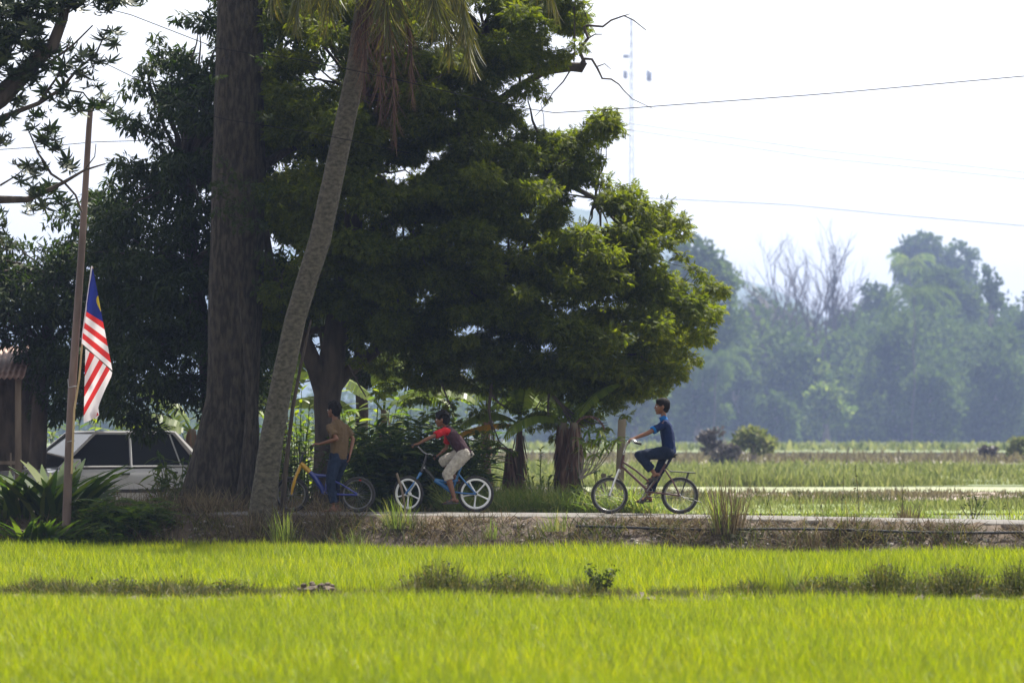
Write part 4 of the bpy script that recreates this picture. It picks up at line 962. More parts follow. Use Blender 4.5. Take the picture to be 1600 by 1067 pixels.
# front fold: canton (with the crescent's edge) then six stripes
Lx = lambda y: np.interp(y, [417, 526, 537], [143.5, 128.8, 128.5]); Rx = lambda y: np.interp(y, [417, 426, 460, 503, 542, 578], [144.5, 146.5, 153.2, 161, 168.7, 175.5])
ly = [418, 440, 462, 486.5]; ry = [419, 448, 476, 503]
for i in range(3): band((Lx(ly[i]), ly[i]), (Lx(ly[i+1]), ly[i+1]), (Rx(ry[i]), ry[i]), (Rx(ry[i+1]), ry[i+1]), 2, 0)
ly = [486.5, 493.5, 503.5, 512.5, 520, 529, 537]; ry = [503, 515, 529, 541, 553, 567, 578.5]
for i in range(6): band((Lx(ly[i]), ly[i]), (Lx(ly[i+1]), ly[i+1]), (Rx(ry[i]), ry[i]), (Rx(ry[i+1]), ry[i+1]), (1, 0)[i % 2], 0)
# crescent: sewn on, cut by the fold edge
vs = []; n = 14
for i in range(n+1):
    v = i/n; y_ = 462+v*25.5; xr = Rx(y_)-.25; xl = xr-4.6*math.sin(math.pi*min(1, v**.75))*(1-.25*v)-.1
    for x_ in (xl, (xl+xr)/2, xr): q = W(x_, y_, FY-.128+fdep(x_, y_, 0)); vs.append(q-fo)
fl.add(vs, [(i*3+k, i*3+k+1, (i+1)*3+k+1, (i+1)*3+k) for i in range(n) for k in range(2)], 3)
# back fold: stripes running up to the right
La = [546, 556, 573.5, 591, 608, 626, 644, 661]; LX = lambda y: np.interp(y, [546, 661], [133.5, 130.5])
Rt = [(133.8, 545), (138, 548), (147, 555), (154.5, 562.5), (161.5, 567.5), (167, 573), (173, 577.5), (175.4, 581)]
cols = [0, 0, 1, 0, 1, 0, 1]
Rt[7] = (171.5, 577)
La = [546, 572, 588, 604, 620, 636, 650]; Rt = [(134, 545), (140, 550), (148, 555.5), (155, 562), (161, 567.5), (166, 572), (171.5, 577.5)]
for i, c in enumerate([0, 1, 0, 1, 0, 1]): band((LX(La[i]), La[i]), (LX(La[i+1]), La[i+1]), Rt[i], Rt[i+1], c, .03)
band((130.6, 650), (130.8, 661), (171.5, 577.5), (175.2, 582), 0, .03)
band((130.8, 661), (140, 657), (175.2, 582), (174, 588), 0, .032)
band((140, 657), (150, 652), (174, 588), (156, 626), 0, .034)
band((141, 645), (150, 655), (152, 624), (155, 648), 0, .045); band((142, 651), (146, 654), (150, 640), (154.5, 648), 1, .043)
flag = fl.build('flag', FM, None, True); flag.location = fo
tag(flag, 'limp national flag with red and white stripes, blue corner and yellow crescent edge', 'flag')
mb = MB(); mb.tube([W(143.5, 416, FY-.12)-fo, W(129.4, 520, FY-.12)-fo, W(128.6, 537, FY-.12)-fo], .010, 6); mb.build('hem', FM[0], flag)

# ---- posts
def post(px, y0, y1, wpx, Y, label, m_='wood', lean=0):
    b_ = W(px, y1, Y); b_.z = gz(b_.x, Y)-.05; H = ZC+(HY-y0)/FP*Y-b_.z; wv = wpx/FP*Y
    V = []; n = 9; mb = MB(); rr = random.Random(px)
    for i in range(n):
        t_ = i/(n-1)
        for (sx, sy) in ((-1, -.7), (0, -.75), (1, -.7), (1, .7), (0, .75), (-1, .7)): V.append((sx*wv/2*(1+rr.uniform(-.05, .05))+lean*t_, sy*wv/2, H*t_+(rr.uniform(-.012, .012) if i == n-1 else 0)))
    F = [(i*6+k, i*6+(k+1) % 6, (i+1)*6+(k+1) % 6, (i+1)*6+k) for i in range(n-1) for k in range(6)]+[tuple((n-1)*6+k for k in range(6))]
    mb.add(V, F); o = mb.build('post', M[m_], None, True); o.location = b_
    bv = o.modifiers.new('b', 'BEVEL'); bv.width = .004; return tag(o, label, 'post')
M['greywood'] = mat('grey_wood', (.11, .09, .065), (.22, .18, .13), 5, .9, stretch=(1, 1, .15), bs=.5)
post(965, 655, 806, 12.5, 57.4, 'tall weathered wooden post behind the front wheel of the right bicycle', 'greywood', .06)
post(943, 740, 806, 8, 58.2, 'short grey wooden post seen through the front wheel of the right bicycle', 'greywood')
s_ = empty('stick', W(633, 800, 55.4), 'leaning broken stick in front of the white spoked front wheel', 'stick')
MB().tube(ppts([(635, 806), (631, 780), (626, 758), (619.5, 739)], 55.4, s_.location), [.014, .016, .017, .018], 7).build('branch', M['wood'], s_)

# ================================================================== undergrowth
def shrub(name, px, pyb, Y, wpx, hpx, nst, tm, sc, m_, label, cat='shrub', seed=0, lean=.5, depth=.6, nl=12, up=.5, droopd=.2, stems=True, spread=1.0, dz=0):
    r = np.random.default_rng(seed+300); x0 = XP(px, Y); z0 = gz(x0, Y)+dz; H = hpx/FP*Y; wd = wpx/FP*Y/2
    root = empty(name, (x0, Y, z0), label, cat); mb = MB(); P = []; D = []; S = []
    for i in range(nst):
        bx = r.uniform(-1, 1)*wd*.75; by = r.uniform(-1, 1)*depth*.7; h = H*r.uniform(.45, 1)*math.sqrt(max(.1, 1-(bx/wd)**2*.7))
        lx = bx/wd*lean*h*spread+r.normal()*.08; lyy = by/depth*lean*h*.7+r.normal()*.08
        pts = [Vector((bx+lx*t_**1.6, by+lyy*t_**1.6, h*t_)) for t_ in (0, .3, .6, .85, 1)]
        if stems: mb.tube(pts, [.012, .010, .008, .006, .004], 5, cap=False)
        for j in range(nl):
            t_ = .12+.88*(j+.5)/nl; q = t_*4; k = min(3, int(q)); p = pts[k].lerp(pts[k+1], q-k); a = j*2.4+r.uniform(0, 1)
            P.append(list(p)); D.append([math.cos(a)*.8+lx*.3, math.sin(a)*.8, up+r.uniform(-.3, .3)-droopd*(1-t_)]); S.append(sc*r.uniform(.65, 1.15))
    P, D, S = np.array(P), np.array(D), np.array(S)
    V, F = scatter(tm, P, D, rdir(len(P), r)*.4+[0, 0, 1], S); npmesh('leaves', V, F, M[m_], root)
    if stems: mb.build('stem', M['strap'], root)
    return root
LB = T_blade(1, .10, .45, 4); LN = T_blade(1, .14, .35, 3)
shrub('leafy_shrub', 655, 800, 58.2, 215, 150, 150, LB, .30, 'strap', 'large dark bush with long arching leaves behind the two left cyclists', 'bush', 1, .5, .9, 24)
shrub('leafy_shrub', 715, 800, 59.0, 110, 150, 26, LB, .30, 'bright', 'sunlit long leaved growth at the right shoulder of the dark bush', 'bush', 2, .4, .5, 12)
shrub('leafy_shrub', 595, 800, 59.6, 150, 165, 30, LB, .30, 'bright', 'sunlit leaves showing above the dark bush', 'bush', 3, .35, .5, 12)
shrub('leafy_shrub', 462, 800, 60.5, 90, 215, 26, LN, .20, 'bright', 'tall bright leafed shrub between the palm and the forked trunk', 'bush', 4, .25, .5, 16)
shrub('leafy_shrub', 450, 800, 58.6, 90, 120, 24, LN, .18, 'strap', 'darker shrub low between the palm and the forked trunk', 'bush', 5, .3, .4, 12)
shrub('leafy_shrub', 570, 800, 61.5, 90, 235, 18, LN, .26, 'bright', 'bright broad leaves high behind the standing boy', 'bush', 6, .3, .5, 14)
shrub('leafy_shrub', 275, 790, 60.2, 70, 110, 16, LN, .22, 'strap', 'drooping leafed shrub hiding the rear of the car', 'bush', 7, .35, .4, 12, up=0)
shrub('tall_weed', 840, 800, 58.8, 26, 120, 4, LN, .12, 'bright', 'upright weed with paired leaves between the banana trunks', 'weed', 8, .05, .1, 22)
shrub('tall_weed', 855, 800, 58.3, 60, 66, 12, LN, .13, 'bright', 'small bright leafy weeds at the left of the thick banana trunk', 'weed', 9, .4, .3, 10)
shrub('frangipani_shrub', 935, 800, 57.6, 90, 118, 0+9, LB, .24, 'bright', 'young shrub with shiny leaf rosettes left of the wooden post', 'shrub', 10, .25, .3, 5)
shrub('leafy_shrub', 905, 800, 57.2, 60, 50, 9, LN, .16, 'bright', 'low bright leaves at the foot of the banana trunks', 'shrub', 11, .5, .3, 8)
# rosettes of shiny leaves on bent stems
rs = empty('rosette_plant', W(905, 745, 57.0), 'shiny leaf rosettes on bent bare stems beside the wooden post', 'plant')
mb = MB(); P = []; D = []
for (x, y_) in ((925, 690), (940, 683), (912, 700), (955, 692), (930, 710), (945, 700), (905, 685), (965, 685), (918, 672), (938, 672)):
    c = W(x, y_, 57+random.uniform(-.25, .25))-rs.location; mb.tube(curve((0, 0, 0), c, -.12, 6, .02), [.012, .011, .010, .009, .008, .007, .006], 6)
    for k in range(12):
        a = k*2.4; P.append(list(c)); D.append([math.cos(a), math.sin(a)*.7, random.uniform(-.5, .5)])
V, F = scatter(LB, np.array(P), np.array(D), np.array(D)*0+[.1, -.2, 1], rng.uniform(.13, .22, len(P))); npmesh('leaves', V, F, M['bright'], rs); mb.build('stem', M['bark'], rs)

# banana plants
def big_leaf(root, p0, az, L, el, droop, wd, m_, name='leaf', torn=.35, seed=0):
    r = random.Random(seed); p = Vector(p0); a = math.radians(az); e = math.radians(el); pts = [p.copy()]
    for i in range(14):
        p = p+Vector((math.cos(a)*math.cos(e), math.sin(a)*math.cos(e), math.sin(e)))*L/14; e -= math.radians(droop)/14; pts.append(p.copy())
    sd = Vector((-math.sin(a), math.cos(a), 0)); mb = MB()
    for s_ in (-1, 1):
        for i in range(2, 14):
            for h in range(2):
                t0_ = (i+h*.5-2)/12.; w0 = wd*math.sin(math.pi*min(.98, .1+.88*t0_))**.6
                A = pts[i].lerp(pts[i+1], h*.5) if i < 14 else pts[i]; B_ = pts[i].lerp(pts[min(i+1, 14)], min(1, h*.5+.5-.06*torn)); w1 = w0*(1+r.uniform(-.1, .1)*torn)
                dn = -.35*w0*(1+torn*r.uniform(0, 1.6)); tg = (pts[min(i+1, 14)]-pts[i])*.35
                mb.add([A, A+sd*s_*w0*.5+Vector((0, 0, .1*w0)), A+sd*s_*w0+Vector((0, 0, dn))+tg, B_+sd*s_*w1+Vector((0, 0, dn))+tg, B_+sd*s_*w1*.5+Vector((0, 0, .1*w0)), B_], [(0, 1, 4, 5), (1, 2, 3, 4)])
    mb.tube(pts, [.022*(1-.06*i) for i in range(15)], 6, cap=False)
    return mb.build(name, M[m_], root, True)
M['pseudo'] = mat('banana_stem', (.075, .06, .042), (.20, .165, .12), 7, .8, stretch=(1, 1, .2), bs=.6)
def banana(px, ytop, Y, rpx, leaves, label, seed, dead=6, foot=800):
    b_ = W(px, foot, Y); b_.z = gz(b_.x, Y)-.04; root = empty('banana_plant', b_, label, 'banana plant'); r = random.Random(seed)
    H = ZC+(HY-ytop)/FP*Y-b_.z; rad = rpx/FP*Y
    MB().tube([(0, 0, 0), (.01, 0, H*.3), (-.01, 0, H*.7), (0, 0, H)], [rad*1.15, rad, rad*.85, rad*.6], 12).build('stem', M['pseudo'], root)
    for i, (az, L, el, dr, wd, m_) in enumerate(leaves): big_leaf(root, (0, 0, H-.05), az, L, el, dr, wd, m_, seed=seed*10+i)
    P = []; D = []; S = []
    for i in range(dead*14):
        z = H*r.uniform(.25, 1); a = r.uniform(0, 6.28); P.append([math.cos(a)*rad, math.sin(a)*rad, z]); D.append([math.cos(a)*.12, math.sin(a)*.12, -1]); S.append(r.uniform(.15, .4)*min(1, z/.5))
    V, F = scatter(T_blade(1, .06, -.1, 4), np.array(P), np.array(D), np.array(P)*[1, 1, 0]+[.01, 0, 0], np.array(S)); npmesh('dead_sheath', V, F, M['dead'], root)
    return root
banana(812, 660, 59.0, 7, [(190, 1.0, 40, 95, .22, 'banana'), (170, 1.0, 8, 40, .16, 'orangeleaf'), (100, 1.1, 75, 60, .2, 'banana'), (10, .7, 60, 120, .17, 'banana'), (60, 1.2, 80, 30, .2, 'banana')], 'slim banana plant with a yellowing drooping leaf right of the bushes', 1)
banana(796, 700, 58.7, 6, [(200, .5, 40, 150, .05, 'dead')], 'short dead banana stem left of the slim banana plant', 2, 9)
banana(880, 660, 58.6, 9, [(200, 1.0, 35, 100, .2, 'banana'), (120, 1.0, 70, 60, .2, 'banana'), (60, 1.1, 65, 70, .2, 'banana'), (25, 1.0, 55, 60, .2, 'banana')], 'thick banana trunk wrapped in dry brown sheaths left of the post', 3, 14)
banana(898, 660, 58.2, 8, [(-20, .6, 60, 150, .05, 'dead'), (20, .9, 70, 60, .15, 'banana')], 'thinner dry banana trunk leaning on the thick one', 4, 10)
banana(760, 640, 63, 8, [(190, 1.4, 50, 90, .26, 'banana'), (150, 1.4, 65, 70, .26, 'banana'), (20, 1.4, 45, 90, .26, 'banana'), (-10, 1.2, 35, 80, .24, 'banana'), (80, 1.3, 75, 50, .26, 'banana')], 'banana plant with broad green leaves behind the bushes', 5)
banana(600, 640, 64, 8, [(170, 1.6, 55, 70, .28, 'banana'), (20, 1.5, 45, 80, .28, 'banana'), (80, 1.6, 75, 50, .28, 'banana'), (-30, 1.3, 45, 90, .25, 'banana')], 'banana plant with bright leaves under the crown behind the standing boy', 6)
banana(300, 670, 68, 9, [(185, 1.3, 40, 75, .34, 'banana'), (200, 1.2, 20, 70, .34, 'banana'), (150, 1.5, 60, 60, .3, 'banana'), (20, 1.4, 50, 80, .3, 'banana')], 'banana plant with a sunlit leaf between the car and the giant trunk', 7)
banana(440, 640, 66, 9, [(170, 1.3, 45, 75, .3, 'banana'), (20, 1.3, 40, 85, .3, 'banana'), (80, 1.5, 70, 50, .3, 'banana'), (-30, 1.2, 40, 90, .28, 'banana')], 'banana plant behind the shrubs right of the giant trunk', 8)

# strap leaved plants at the left
SB = T_blade(1, .055, .55, 6)
for i, (px, Y, wpx, h, n, lab) in enumerate([
    (88, 56.0, 90, 130, 34, 'tallest strap leaved plant just left of the flag pole foot'), (25, 56.2, 100, 110, 34, 'strap leaved plant at the left edge'),
    (60, 55.0, 90, 90, 30, 'lower strap leaved plant in front of the tallest one'), (135, 55.6, 70, 48, 18, 'strap leaved plant just right of the flag pole foot')]):
    Y = Y; x0 = XP(px, Y); root = empty('strap_leaf_plant', (x0, Y, gz(x0, Y)-.05), lab, 'plant'); r = np.random.default_rng(i+500)
    a = r.uniform(0, 6.28, n*2); P = np.stack([np.cos(a)*.06+r.normal(size=n*2)*.12, np.sin(a)*.06, np.zeros(n*2)], 1); D = np.stack([np.cos(a)*.55, np.sin(a)*.45, np.full(n*2, 1.)], 1)
    V, F = scatter(SB, P, D, np.stack([-np.cos(a), -np.sin(a), np.full(n*2, .8)], 1), h/FP*Y*r.uniform(.6, 1.15, n*2)); npmesh('leaves', V, F, M['strap'], root)
shrub('fern_bush', 185, 810, 55.3, 100, 58, 30, T_pinnate(7, 1, .32, .05), .32, 'strap', 'feathery low bush right of the flag pole', 'bush', 15, .6, .4, 9)
shrub('leafy_shrub', 150, 805, 57.0, 60, 62, 16, LN, .17, 'strap', 'dark leafy shrub hiding the front door of the car', 'bush', 19, .4, .3, 11)
shrub('leafy_shrub', 255, 800, 57.5, 50, 60, 12, LN, .14, 'weed', 'small weedy shrub between the car and the giant trunk', 'bush', 20, .4, .3, 10)
shrub('fern_bush', 120, 815, 54.9, 110, 55, 24, T_pinnate(7, 1, .32, .05), .28, 'strap', 'low feathery growth at the foot of the flag pole', 'bush', 16, .6, .3, 9, dz=-.1)
shrub('leafy_shrub', 30, 815, 54.9, 130, 60, 34, LN, .16, 'weed', 'dark weedy growth at the lower left edge above the rice', 'bush', 17, .5, .3, 10, dz=-.15)
shrub('leafy_shrub', 235, 815, 55.4, 70, 45, 18, LN, .12, 'weed', 'low dark weeds between the feathery bush and the giant trunk', 'bush', 18, .5, .3, 9, dz=-.1)
for i, (px, lab) in enumerate([(-60, 'leafy bush behind the shed'), (130, 'tall bush far behind the car'), (380, 'bush far behind the giant trunk'), (520, 'bush far behind the forked trunk'), (680, 'bush far behind the red sleeved cyclist')]):
    shrub('leafy_shrub', px, 800, 74+i, 200, 165+(i % 3)*14, 70, LN, .24, 'strap' if i % 2 == 0 else 'bright', lab, 'bush', 60+i, .3, 1, 14)
# spindly weeds along the far edge of the road at right
for i, (px, h, lab) in enumerate([(1208, 26, 'leftmost thin dark stalk on the far road edge'), (1254, 32, 'thin stalk behind the road right of the dry tuft'), (1288, 30, 'slightly bent thin stalk behind the road'), (1314, 66, 'tall thin stalk behind the road'), (1344, 78, 'tallest leaning thin stalk behind the road'), (1408, 50, 'thin stalk left of the brown dry tuft'), (1520, 34, 'small seedling group of dark leaves near the right end of the road'), (1580, 40, 'thin weed at the right end of the road')]):
    Y = edgeY(XP(px, 53))+2.4; root = empty('weed_stalk', (XP(px, Y), Y, gz(XP(px, Y), Y)), lab, 'weed')
    mb = MB(); H = (h+14)/FP*Y; l = random.uniform(-.08, .08); mb.tube(curve((0, 0, 0), (l, 0, H), 0, 5, .02), [.006, .005, .004, .004, .003, .002], 4)
    if px == 1520:
        for k in range(4): mb.tube(curve((0, 0, 0), ((k-1.5)*.1, 0, H*random.uniform(.6, 1)), 0, 4, .03), [.005]*5, 4)
    mb.build('stem', M['darkbark'], root)
    P = []; 
    for k in range(10 if px != 1520 else 40): P.append([l*.7+random.gauss(0, .02 if px != 1520 else .11), 0, H*random.uniform(.3, 1)])
    V, F = scatter(T_blade(.05, .010, .3, 2), np.array(P), rdir(len(P)), rdir(len(P))+[0, 0, 1], np.ones(len(P))); npmesh('leaves', V, F, M['darkleaf'] if px == 1520 else M['weed'], root)

# ================================================================== bicycles
M['tyre'] = mat('tyre', (.012, .012, .012), (.035, .033, .03), 30, .85, bs=.3, bd=.003)
M['rimsteel'] = mat('rim_steel', (.18, .18, .18), (.3, .3, .3), 10, .35, .8)
M['maroon'] = mat('maroon_paint', (.055, .012, .018), (.08, .02, .025), 5, .3, coat=.5)
M['whitemag'] = mat('white_nylon', (.66, .67, .66), (.8, .8, .8), 6, .5)
M['bluep'] = mat('blue_paint', (.008, .09, .26), (.015, .13, .33), 5, .3, coat=.5)
M['dblue'] = mat('deep_blue_paint', (.008, .02, .18), (.015, .035, .26), 5, .3, coat=.5)
M['yellow'] = mat('yellow_paint', (.42, .23, .008), (.52, .29, .015), 5, .35, coat=.4)
M['blackp'] = mat('black_paint', (.012, .012, .014), (.025, .025, .028), 6, .35)
def bicycle(label, Y, px0, pyg, spec):
    """spec points are photo-measured in px about the bicycle's own ground point; y is across the bicycle (negative = near side)"""
    k = Y/FP; o = Vector((XP(px0, Y), Y, gz(XP(px0, Y), Y)+.022))
    f = lambda px, py, y=0.: Vector(((px-px0)*k, y, (pyg-py)*k))
    root = empty('bicycle', o, label, 'bicycle', 'bicycles on the road')
    for (cx, cy, rpx, steer, style, rm) in spec['wheels']:
        R = rpx*k; c = f(cx, cy); c.z = R; X = Matrix.Rotation(steer, 3, 'Z'); tr = spec.get('tyre', .022)
        mb = MB(); mb.torus(c, R-tr*2.1, .008, xf=X, n=48, sq=1.5); mb.torus(c, R-tr*2.6, .004, xf=X, n=48, sq=2)
        if style == 'mag':
            mb = MB(); mb.torus(c, R-tr*2.4, .017, xf=X, n=48, sq=.9); mb.tube([c+X@Vector((0, -.035, 0)), c+X@Vector((0, .035, 0))], .03, 14)
            for i in range(5):
                a = i*2*math.pi/5+cx; d = Vector((math.cos(a), 0, math.sin(a))); n_ = Vector((-math.sin(a), 0, math.cos(a)))
                mb.tube([c+X@(d*.02), c+X@(d*(R*.5)), c+X@(d*(R-.055))], [.019, .014, .020], 8, flat=.7)
        wh = mb.build('wheel', M[rm], root)
        MB().torus(c, R-tr, tr, xf=X, n=64, k=10).build('tyre', M['tyre'], wh)
        mb = MB(); mb.tube([c+X@Vector((0, -.05, 0)), c+X@Vector((0, -.03, 0)), c+X@Vector((0, .03, 0)), c+X@Vector((0, .05, 0))], [.010, .022, .022, .010], 12); mb.build('hub', M['plastic' if style == 'mag' else 'rimsteel'], wh)
        if style != 'mag':
            mb = MB()
            for i in range(28):
                a = i*2*math.pi/28; s_ = (-1)**i; b2 = a+.35*(1 if i % 4 < 2 else -1)
                mb.tube([c+X@Vector((.018*math.cos(b2), .025*s_, .018*math.sin(b2))), c+X@Vector(((R-tr*2.2)*math.cos(a), 0, (R-tr*2.2)*math.sin(a)))], .0016, 4, cap=False)
            mb.build('spokes', M['rimsteel'], wh)
    for nm, m_, segs in spec['tubes']:
        mb = MB()
        for s_ in segs:
            if s_[0] == 'ball': mb.ball(f(*s_[1]), s_[2], 12); continue
            if s_[0] == 'ring': c = f(*s_[1]); mb.torus(c, s_[2], s_[3], n=30, k=6); mb.torus(c, s_[2]*.45, s_[3], n=20, k=6); [mb.tube([c, c+Vector((math.cos(a), 0, math.sin(a)))*s_[2]], s_[3], 5) for a in (0, 1.26, 2.5, 3.8, 5.0)]; continue
            if s_[0] == 'box': mb.box(f(*s_[1]), s_[2], Matrix.Rotation(s_[3], 3, 'Y')); continue
            mb.tube([f(*p) for p in s_[0]], s_[1], 10, flat=s_[2] if len(s_) > 2 else 1)
        mb.build(nm, M[m_], root)
    return root
def both(pts, r_, y0=None):
    """same tube on both sides"""
    return [([(p[0], p[1], p[2]*s_) for p in pts], r_) for s_ in (-1, 1)]
saddle = lambda x, y, L=11, m_='plastic': ('saddle', m_, [([(x-L, y-.6), (x-L*.5, y-.8), (x+2, y-1.2), (x+L*.75, y-2)], [(.018, .014), (.03, .018), (.065, .022), (.07, .02)]), ([(x-L*.3, y+2), (x+L*.6, y+1)], [.012, .03])])

Y3 = 54.6
bike3 = bicycle('maroon bicycle with chrome fork and rear rack ridden by the blue shirted boy', Y3, 1010, 805.6, dict(tyre=.019,
    wheels=[(952.3, 777, 29, 0, 'spoke', 'rimsteel'), (1062.3, 777, 29, 0, 'spoke', 'rimsteel')],
    tubes=[('frame', 'maroon', [([(974.5, 713), (969, 735)], .019), ([(973, 724), (994, 738), (1016, 757)], .013), ([(971.5, 731), (992, 750), (1012, 769)], .017), ([(1011, 770), (1028, 748), (1040, 727)], .015), ([(1013, 757), (1011, 770)], .012)]
              + both([(1038, 735, .02), (1052, 756, .045), (1062, 777, .055)], .010)+both([(1012, 771, .02), (1040, 774, .045), (1062, 777, .055)], .011)+[([(1010.5, 770, -.035), (1010.5, 770, .035)], .024)]),
            ('fork', 'chrome', both([(967, 737, .05), (960, 755, .055), (952.3, 777, .055)], [.015, .015, .011])+[([(967, 737, -.055), (967, 737, .055)], .016), ([(968.5, 736), (967, 740)], .02)]),
            ('handlebar', 'chrome', [([(974.5, 713), (976, 706)], .014), ([(976, 707), (975.5, 702.5)], .012)]+both([(975.5, 703, .0), (976.5, 702, .06), (981, 693, .15), (985, 689.5, .19), (990, 690.5, .22), (994, 694.5, .24)], .011)),
            ('grip', 'plastic', [([(992, 694, -.235), (1001.5, 696.5, -.25)], .016)]), ('grip', 'plastic', [([(992, 694, .235), (1001.5, 696.5, .25)], .016)]),
            saddle(1049, 714), ('seat_post', 'chrome', [([(1040, 727), (1046, 714)], .012)]),
            ('crank', 'rimsteel', [('ring', (1010.5, 770, .05), .075, .004), ([(1010.5, 770, -.05), (1022, 752.5, -.07)], .009), ([(1010.5, 770, .06), (999, 787, .08)], .009)]),
            ('pedal', 'plastic', [('box', (1022, 752.5, -.115), (.085, .08, .022), .3)]), ('pedal', 'plastic', [('box', (1001, 788, .12), (.085, .08, .022), .2)]),
            ('chain', 'blackp', [([(1008, 762, .05), (1035, 771, .05), (1062, 773.5, .05)], .004), ([(1008, 779, .05), (1040, 780, .05), (1062, 780.5, .05)], .004)]),
            ('brake_cable', 'blackp', [([(985, 691, -.17), (979, 699, -.12), (972, 716, -.03), (969, 732, -.02)], .004)]),
            ('rack', 'plastic', [([(1048, 739, -.05), (1086, 741.5, -.05)], .008), ([(1048, 739, .05), (1086, 741.5, .05)], .008), ([(1086, 741.5, -.05), (1086, 741.5, .05)], .008), ([(1048, 739, -.05), (1048, 739, .05)], .008), ([(1060, 740, -.05), (1060, 740, .05)], .005), ([(1072, 740.6, -.05), (1072, 740.6, .05)], .005), ([(1040, 733), (1046, 738), (1052, 739.3)], .006)]
              + both([(1075, 741, .05), (1070, 757, .055), (1064, 776, .06)], .0055)+both([(1077, 741, .05), (1064, 775, .06)], .0045)),
            ('kickstand', 'blackp', [([(1064, 778, -.05), (1080, 783, -.06), (1096, 787.5, -.07)], .005)]),
            ('mudguard_stay', 'blackp', [([(958, 744, 0), (953, 746.5, 0), (949, 746.5, 0)], [.008, .010, .006])])]))
Y2 = 56.0
bike2 = bicycle('blue bicycle with white five spoke wheels ridden by the boy with red sleeves', Y2, 700, 801.4, dict(tyre=.020,
    wheels=[(638, 773, 28.2, math.radians(-33), 'mag', 'whitemag'), (743.5, 773, 28.2, 0, 'mag', 'whitemag')],
    tubes=[('frame', 'bluep', [([(679, 752), (690, 758), (704, 769)], [.028, .03, .028]), ([(676, 750), (700, 755), (716, 752)], [.02, .018, .016]), ([(706, 770), (714, 748), (722, 727)], .015)]
              + both([(716, 742, .02), (728, 756, .05), (743.5, 773, .055)], .011)+both([(706, 770, .02), (725, 772.5, .045), (743.5, 773.5, .055)], .012)+[([(706, 770, -.035), (706, 770, .035)], .025)]),
            ('main_tube', 'blackp', [([(665, 729), (658.5, 738)], .021), ([(662, 733), (671, 742), (681, 754)], .024)]),
            ('fork', 'bluep', [([(658, 740), (655, 745)], .022)]+[([(656, 743, s_*.03), (648, 755, s_*.05-.01), (636.5+s_*2.5, 773, s_*.055)], .014) for s_ in (-1, 1)]),
            ('stem', 'blackp', [([(659, 737), (662.5, 727), (667, 711)], .016)]),
            ('handlebar', 'chrome', [([(667, 711.5, 0), (661, 707.5, -.08), (656, 702, -.14), (652, 697.5, -.18)], .010), ([(667, 711.5, 0), (672, 711, .08), (676, 714, .14)], .010)]),
            ('grip', 'plastic', [([(653, 698, -.17), (644.5, 696.5, -.26)], .016)]), ('grip', 'plastic', [([(675, 713, .13), (685, 716.5, .22)], .016)]),
            saddle(731, 714, 9), ('seat_post', 'chrome', [([(722, 727), (728, 715)], .012)]),
            ('crank', 'blackp', [('ring', (706, 770, .05), .07, .005), ([(706, 770, -.05), (704.5, 787, -.07)], .009), ([(706, 770, .06), (707, 753, .08)], .009)]),
            ('pedal', 'plastic', [('box', (703, 786.5, -.115), (.09, .08, .022), 0)]), ('pedal', 'plastic', [('box', (706, 752, .12), (.09, .08, .022), 0)]),
            ('chain', 'blackp', [([(706, 762, .05), (743, 770, .05)], .004), ([(706, 778, .05), (743, 777, .05)], .004)]),
            ('badge', 'chrome', [('ball', (663, 733, -.022), .012)])]))
Y1 = 55.6
bike1 = bicycle('blue and yellow mountain bicycle straddled by the standing boy in brown', Y1, 510, 803, dict(tyre=.022,
    wheels=[(455.5, 774.8, 28, math.radians(-12), 'spoke', 'rimsteel'), (558.8, 774.8, 28, 0, 'spoke', 'rimsteel')],
    tubes=[('frame', 'dblue', [([(483, 739), (492, 748), (503, 765), (505, 773)], [.03, .036, .034, .026]), ([(486, 744), (498, 745.5), (512, 746)], [.028, .024, .02]), ([(512, 746), (508, 772)], .017), ([(512, 746), (520, 726)], .014)]
              + both([(514, 750, .03), (535, 760, .05), (558.8, 774.5, .06)], .011)+both([(506, 772, .03), (530, 775, .05), (558.8, 775.5, .06)], .014)+[([(507, 772, -.04), (507, 772, .04)], .026)]),
            ('head_tube', 'yellow', [([(470, 726), (477, 733), (484, 740)], [.028, .032, .034])]),
            ('fork', 'yellow', both([(464.5, 741, .05), (461, 752, .055), (457.5, 764, .055), (455.5, 775, .055)], [.018, .022, .019, .012])+[([(466, 740, -.06), (466, 740, .06)], .02), ([(470, 729), (465, 742)], .022)]),
            ('handlebar', 'blackp', [([(469, 727), (472, 716), (474, 711)], .015), ([(474, 711, -.27), (474, 709, -.1), (474, 709, .1), (474, 711, .27)], .011), ([(476, 711, -.18), (482, 716, -.18)], .006), ([(467, 700, -.2), (469, 709, -.17)], .008)]),
            ('grip', 'plastic', [([(474, 711, -.27), (475, 711, -.17)], .018)]), ('grip', 'plastic', [([(474, 711, .27), (475, 711, .17)], .018)]),
            saddle(520, 723, 10), ('crank', 'blackp', [('ring', (507, 772, .05), .08, .005), ([(507, 772, -.05), (520, 782, -.07)], .009), ([(507, 772, .06), (494, 762, .08)], .009)]),
            ('pedal', 'plastic', [('box', (521, 783, -.115), (.09, .08, .022), 0)]), ('pedal', 'plastic', [('box', (493, 761, .12), (.09, .08, .022), 0)]),
            ('brake_cable', 'blackp', [([(474, 710, -.1), (464, 704, -.1), (458, 715, -.05), (464, 730, -.03)], .004), ([(474, 710, .1), (484, 703, .05), (487, 716, 0), (480, 732, 0)], .004)]),
            ('reflector', 'redlens', [('box', (563, 752, 0), (.03, .03, .03), 0)]),
            ('chain', 'blackp', [([(507, 764, .05), (558, 771, .05)], .004), ([(507, 780, .05), (558, 778, .05)], .004)])]))

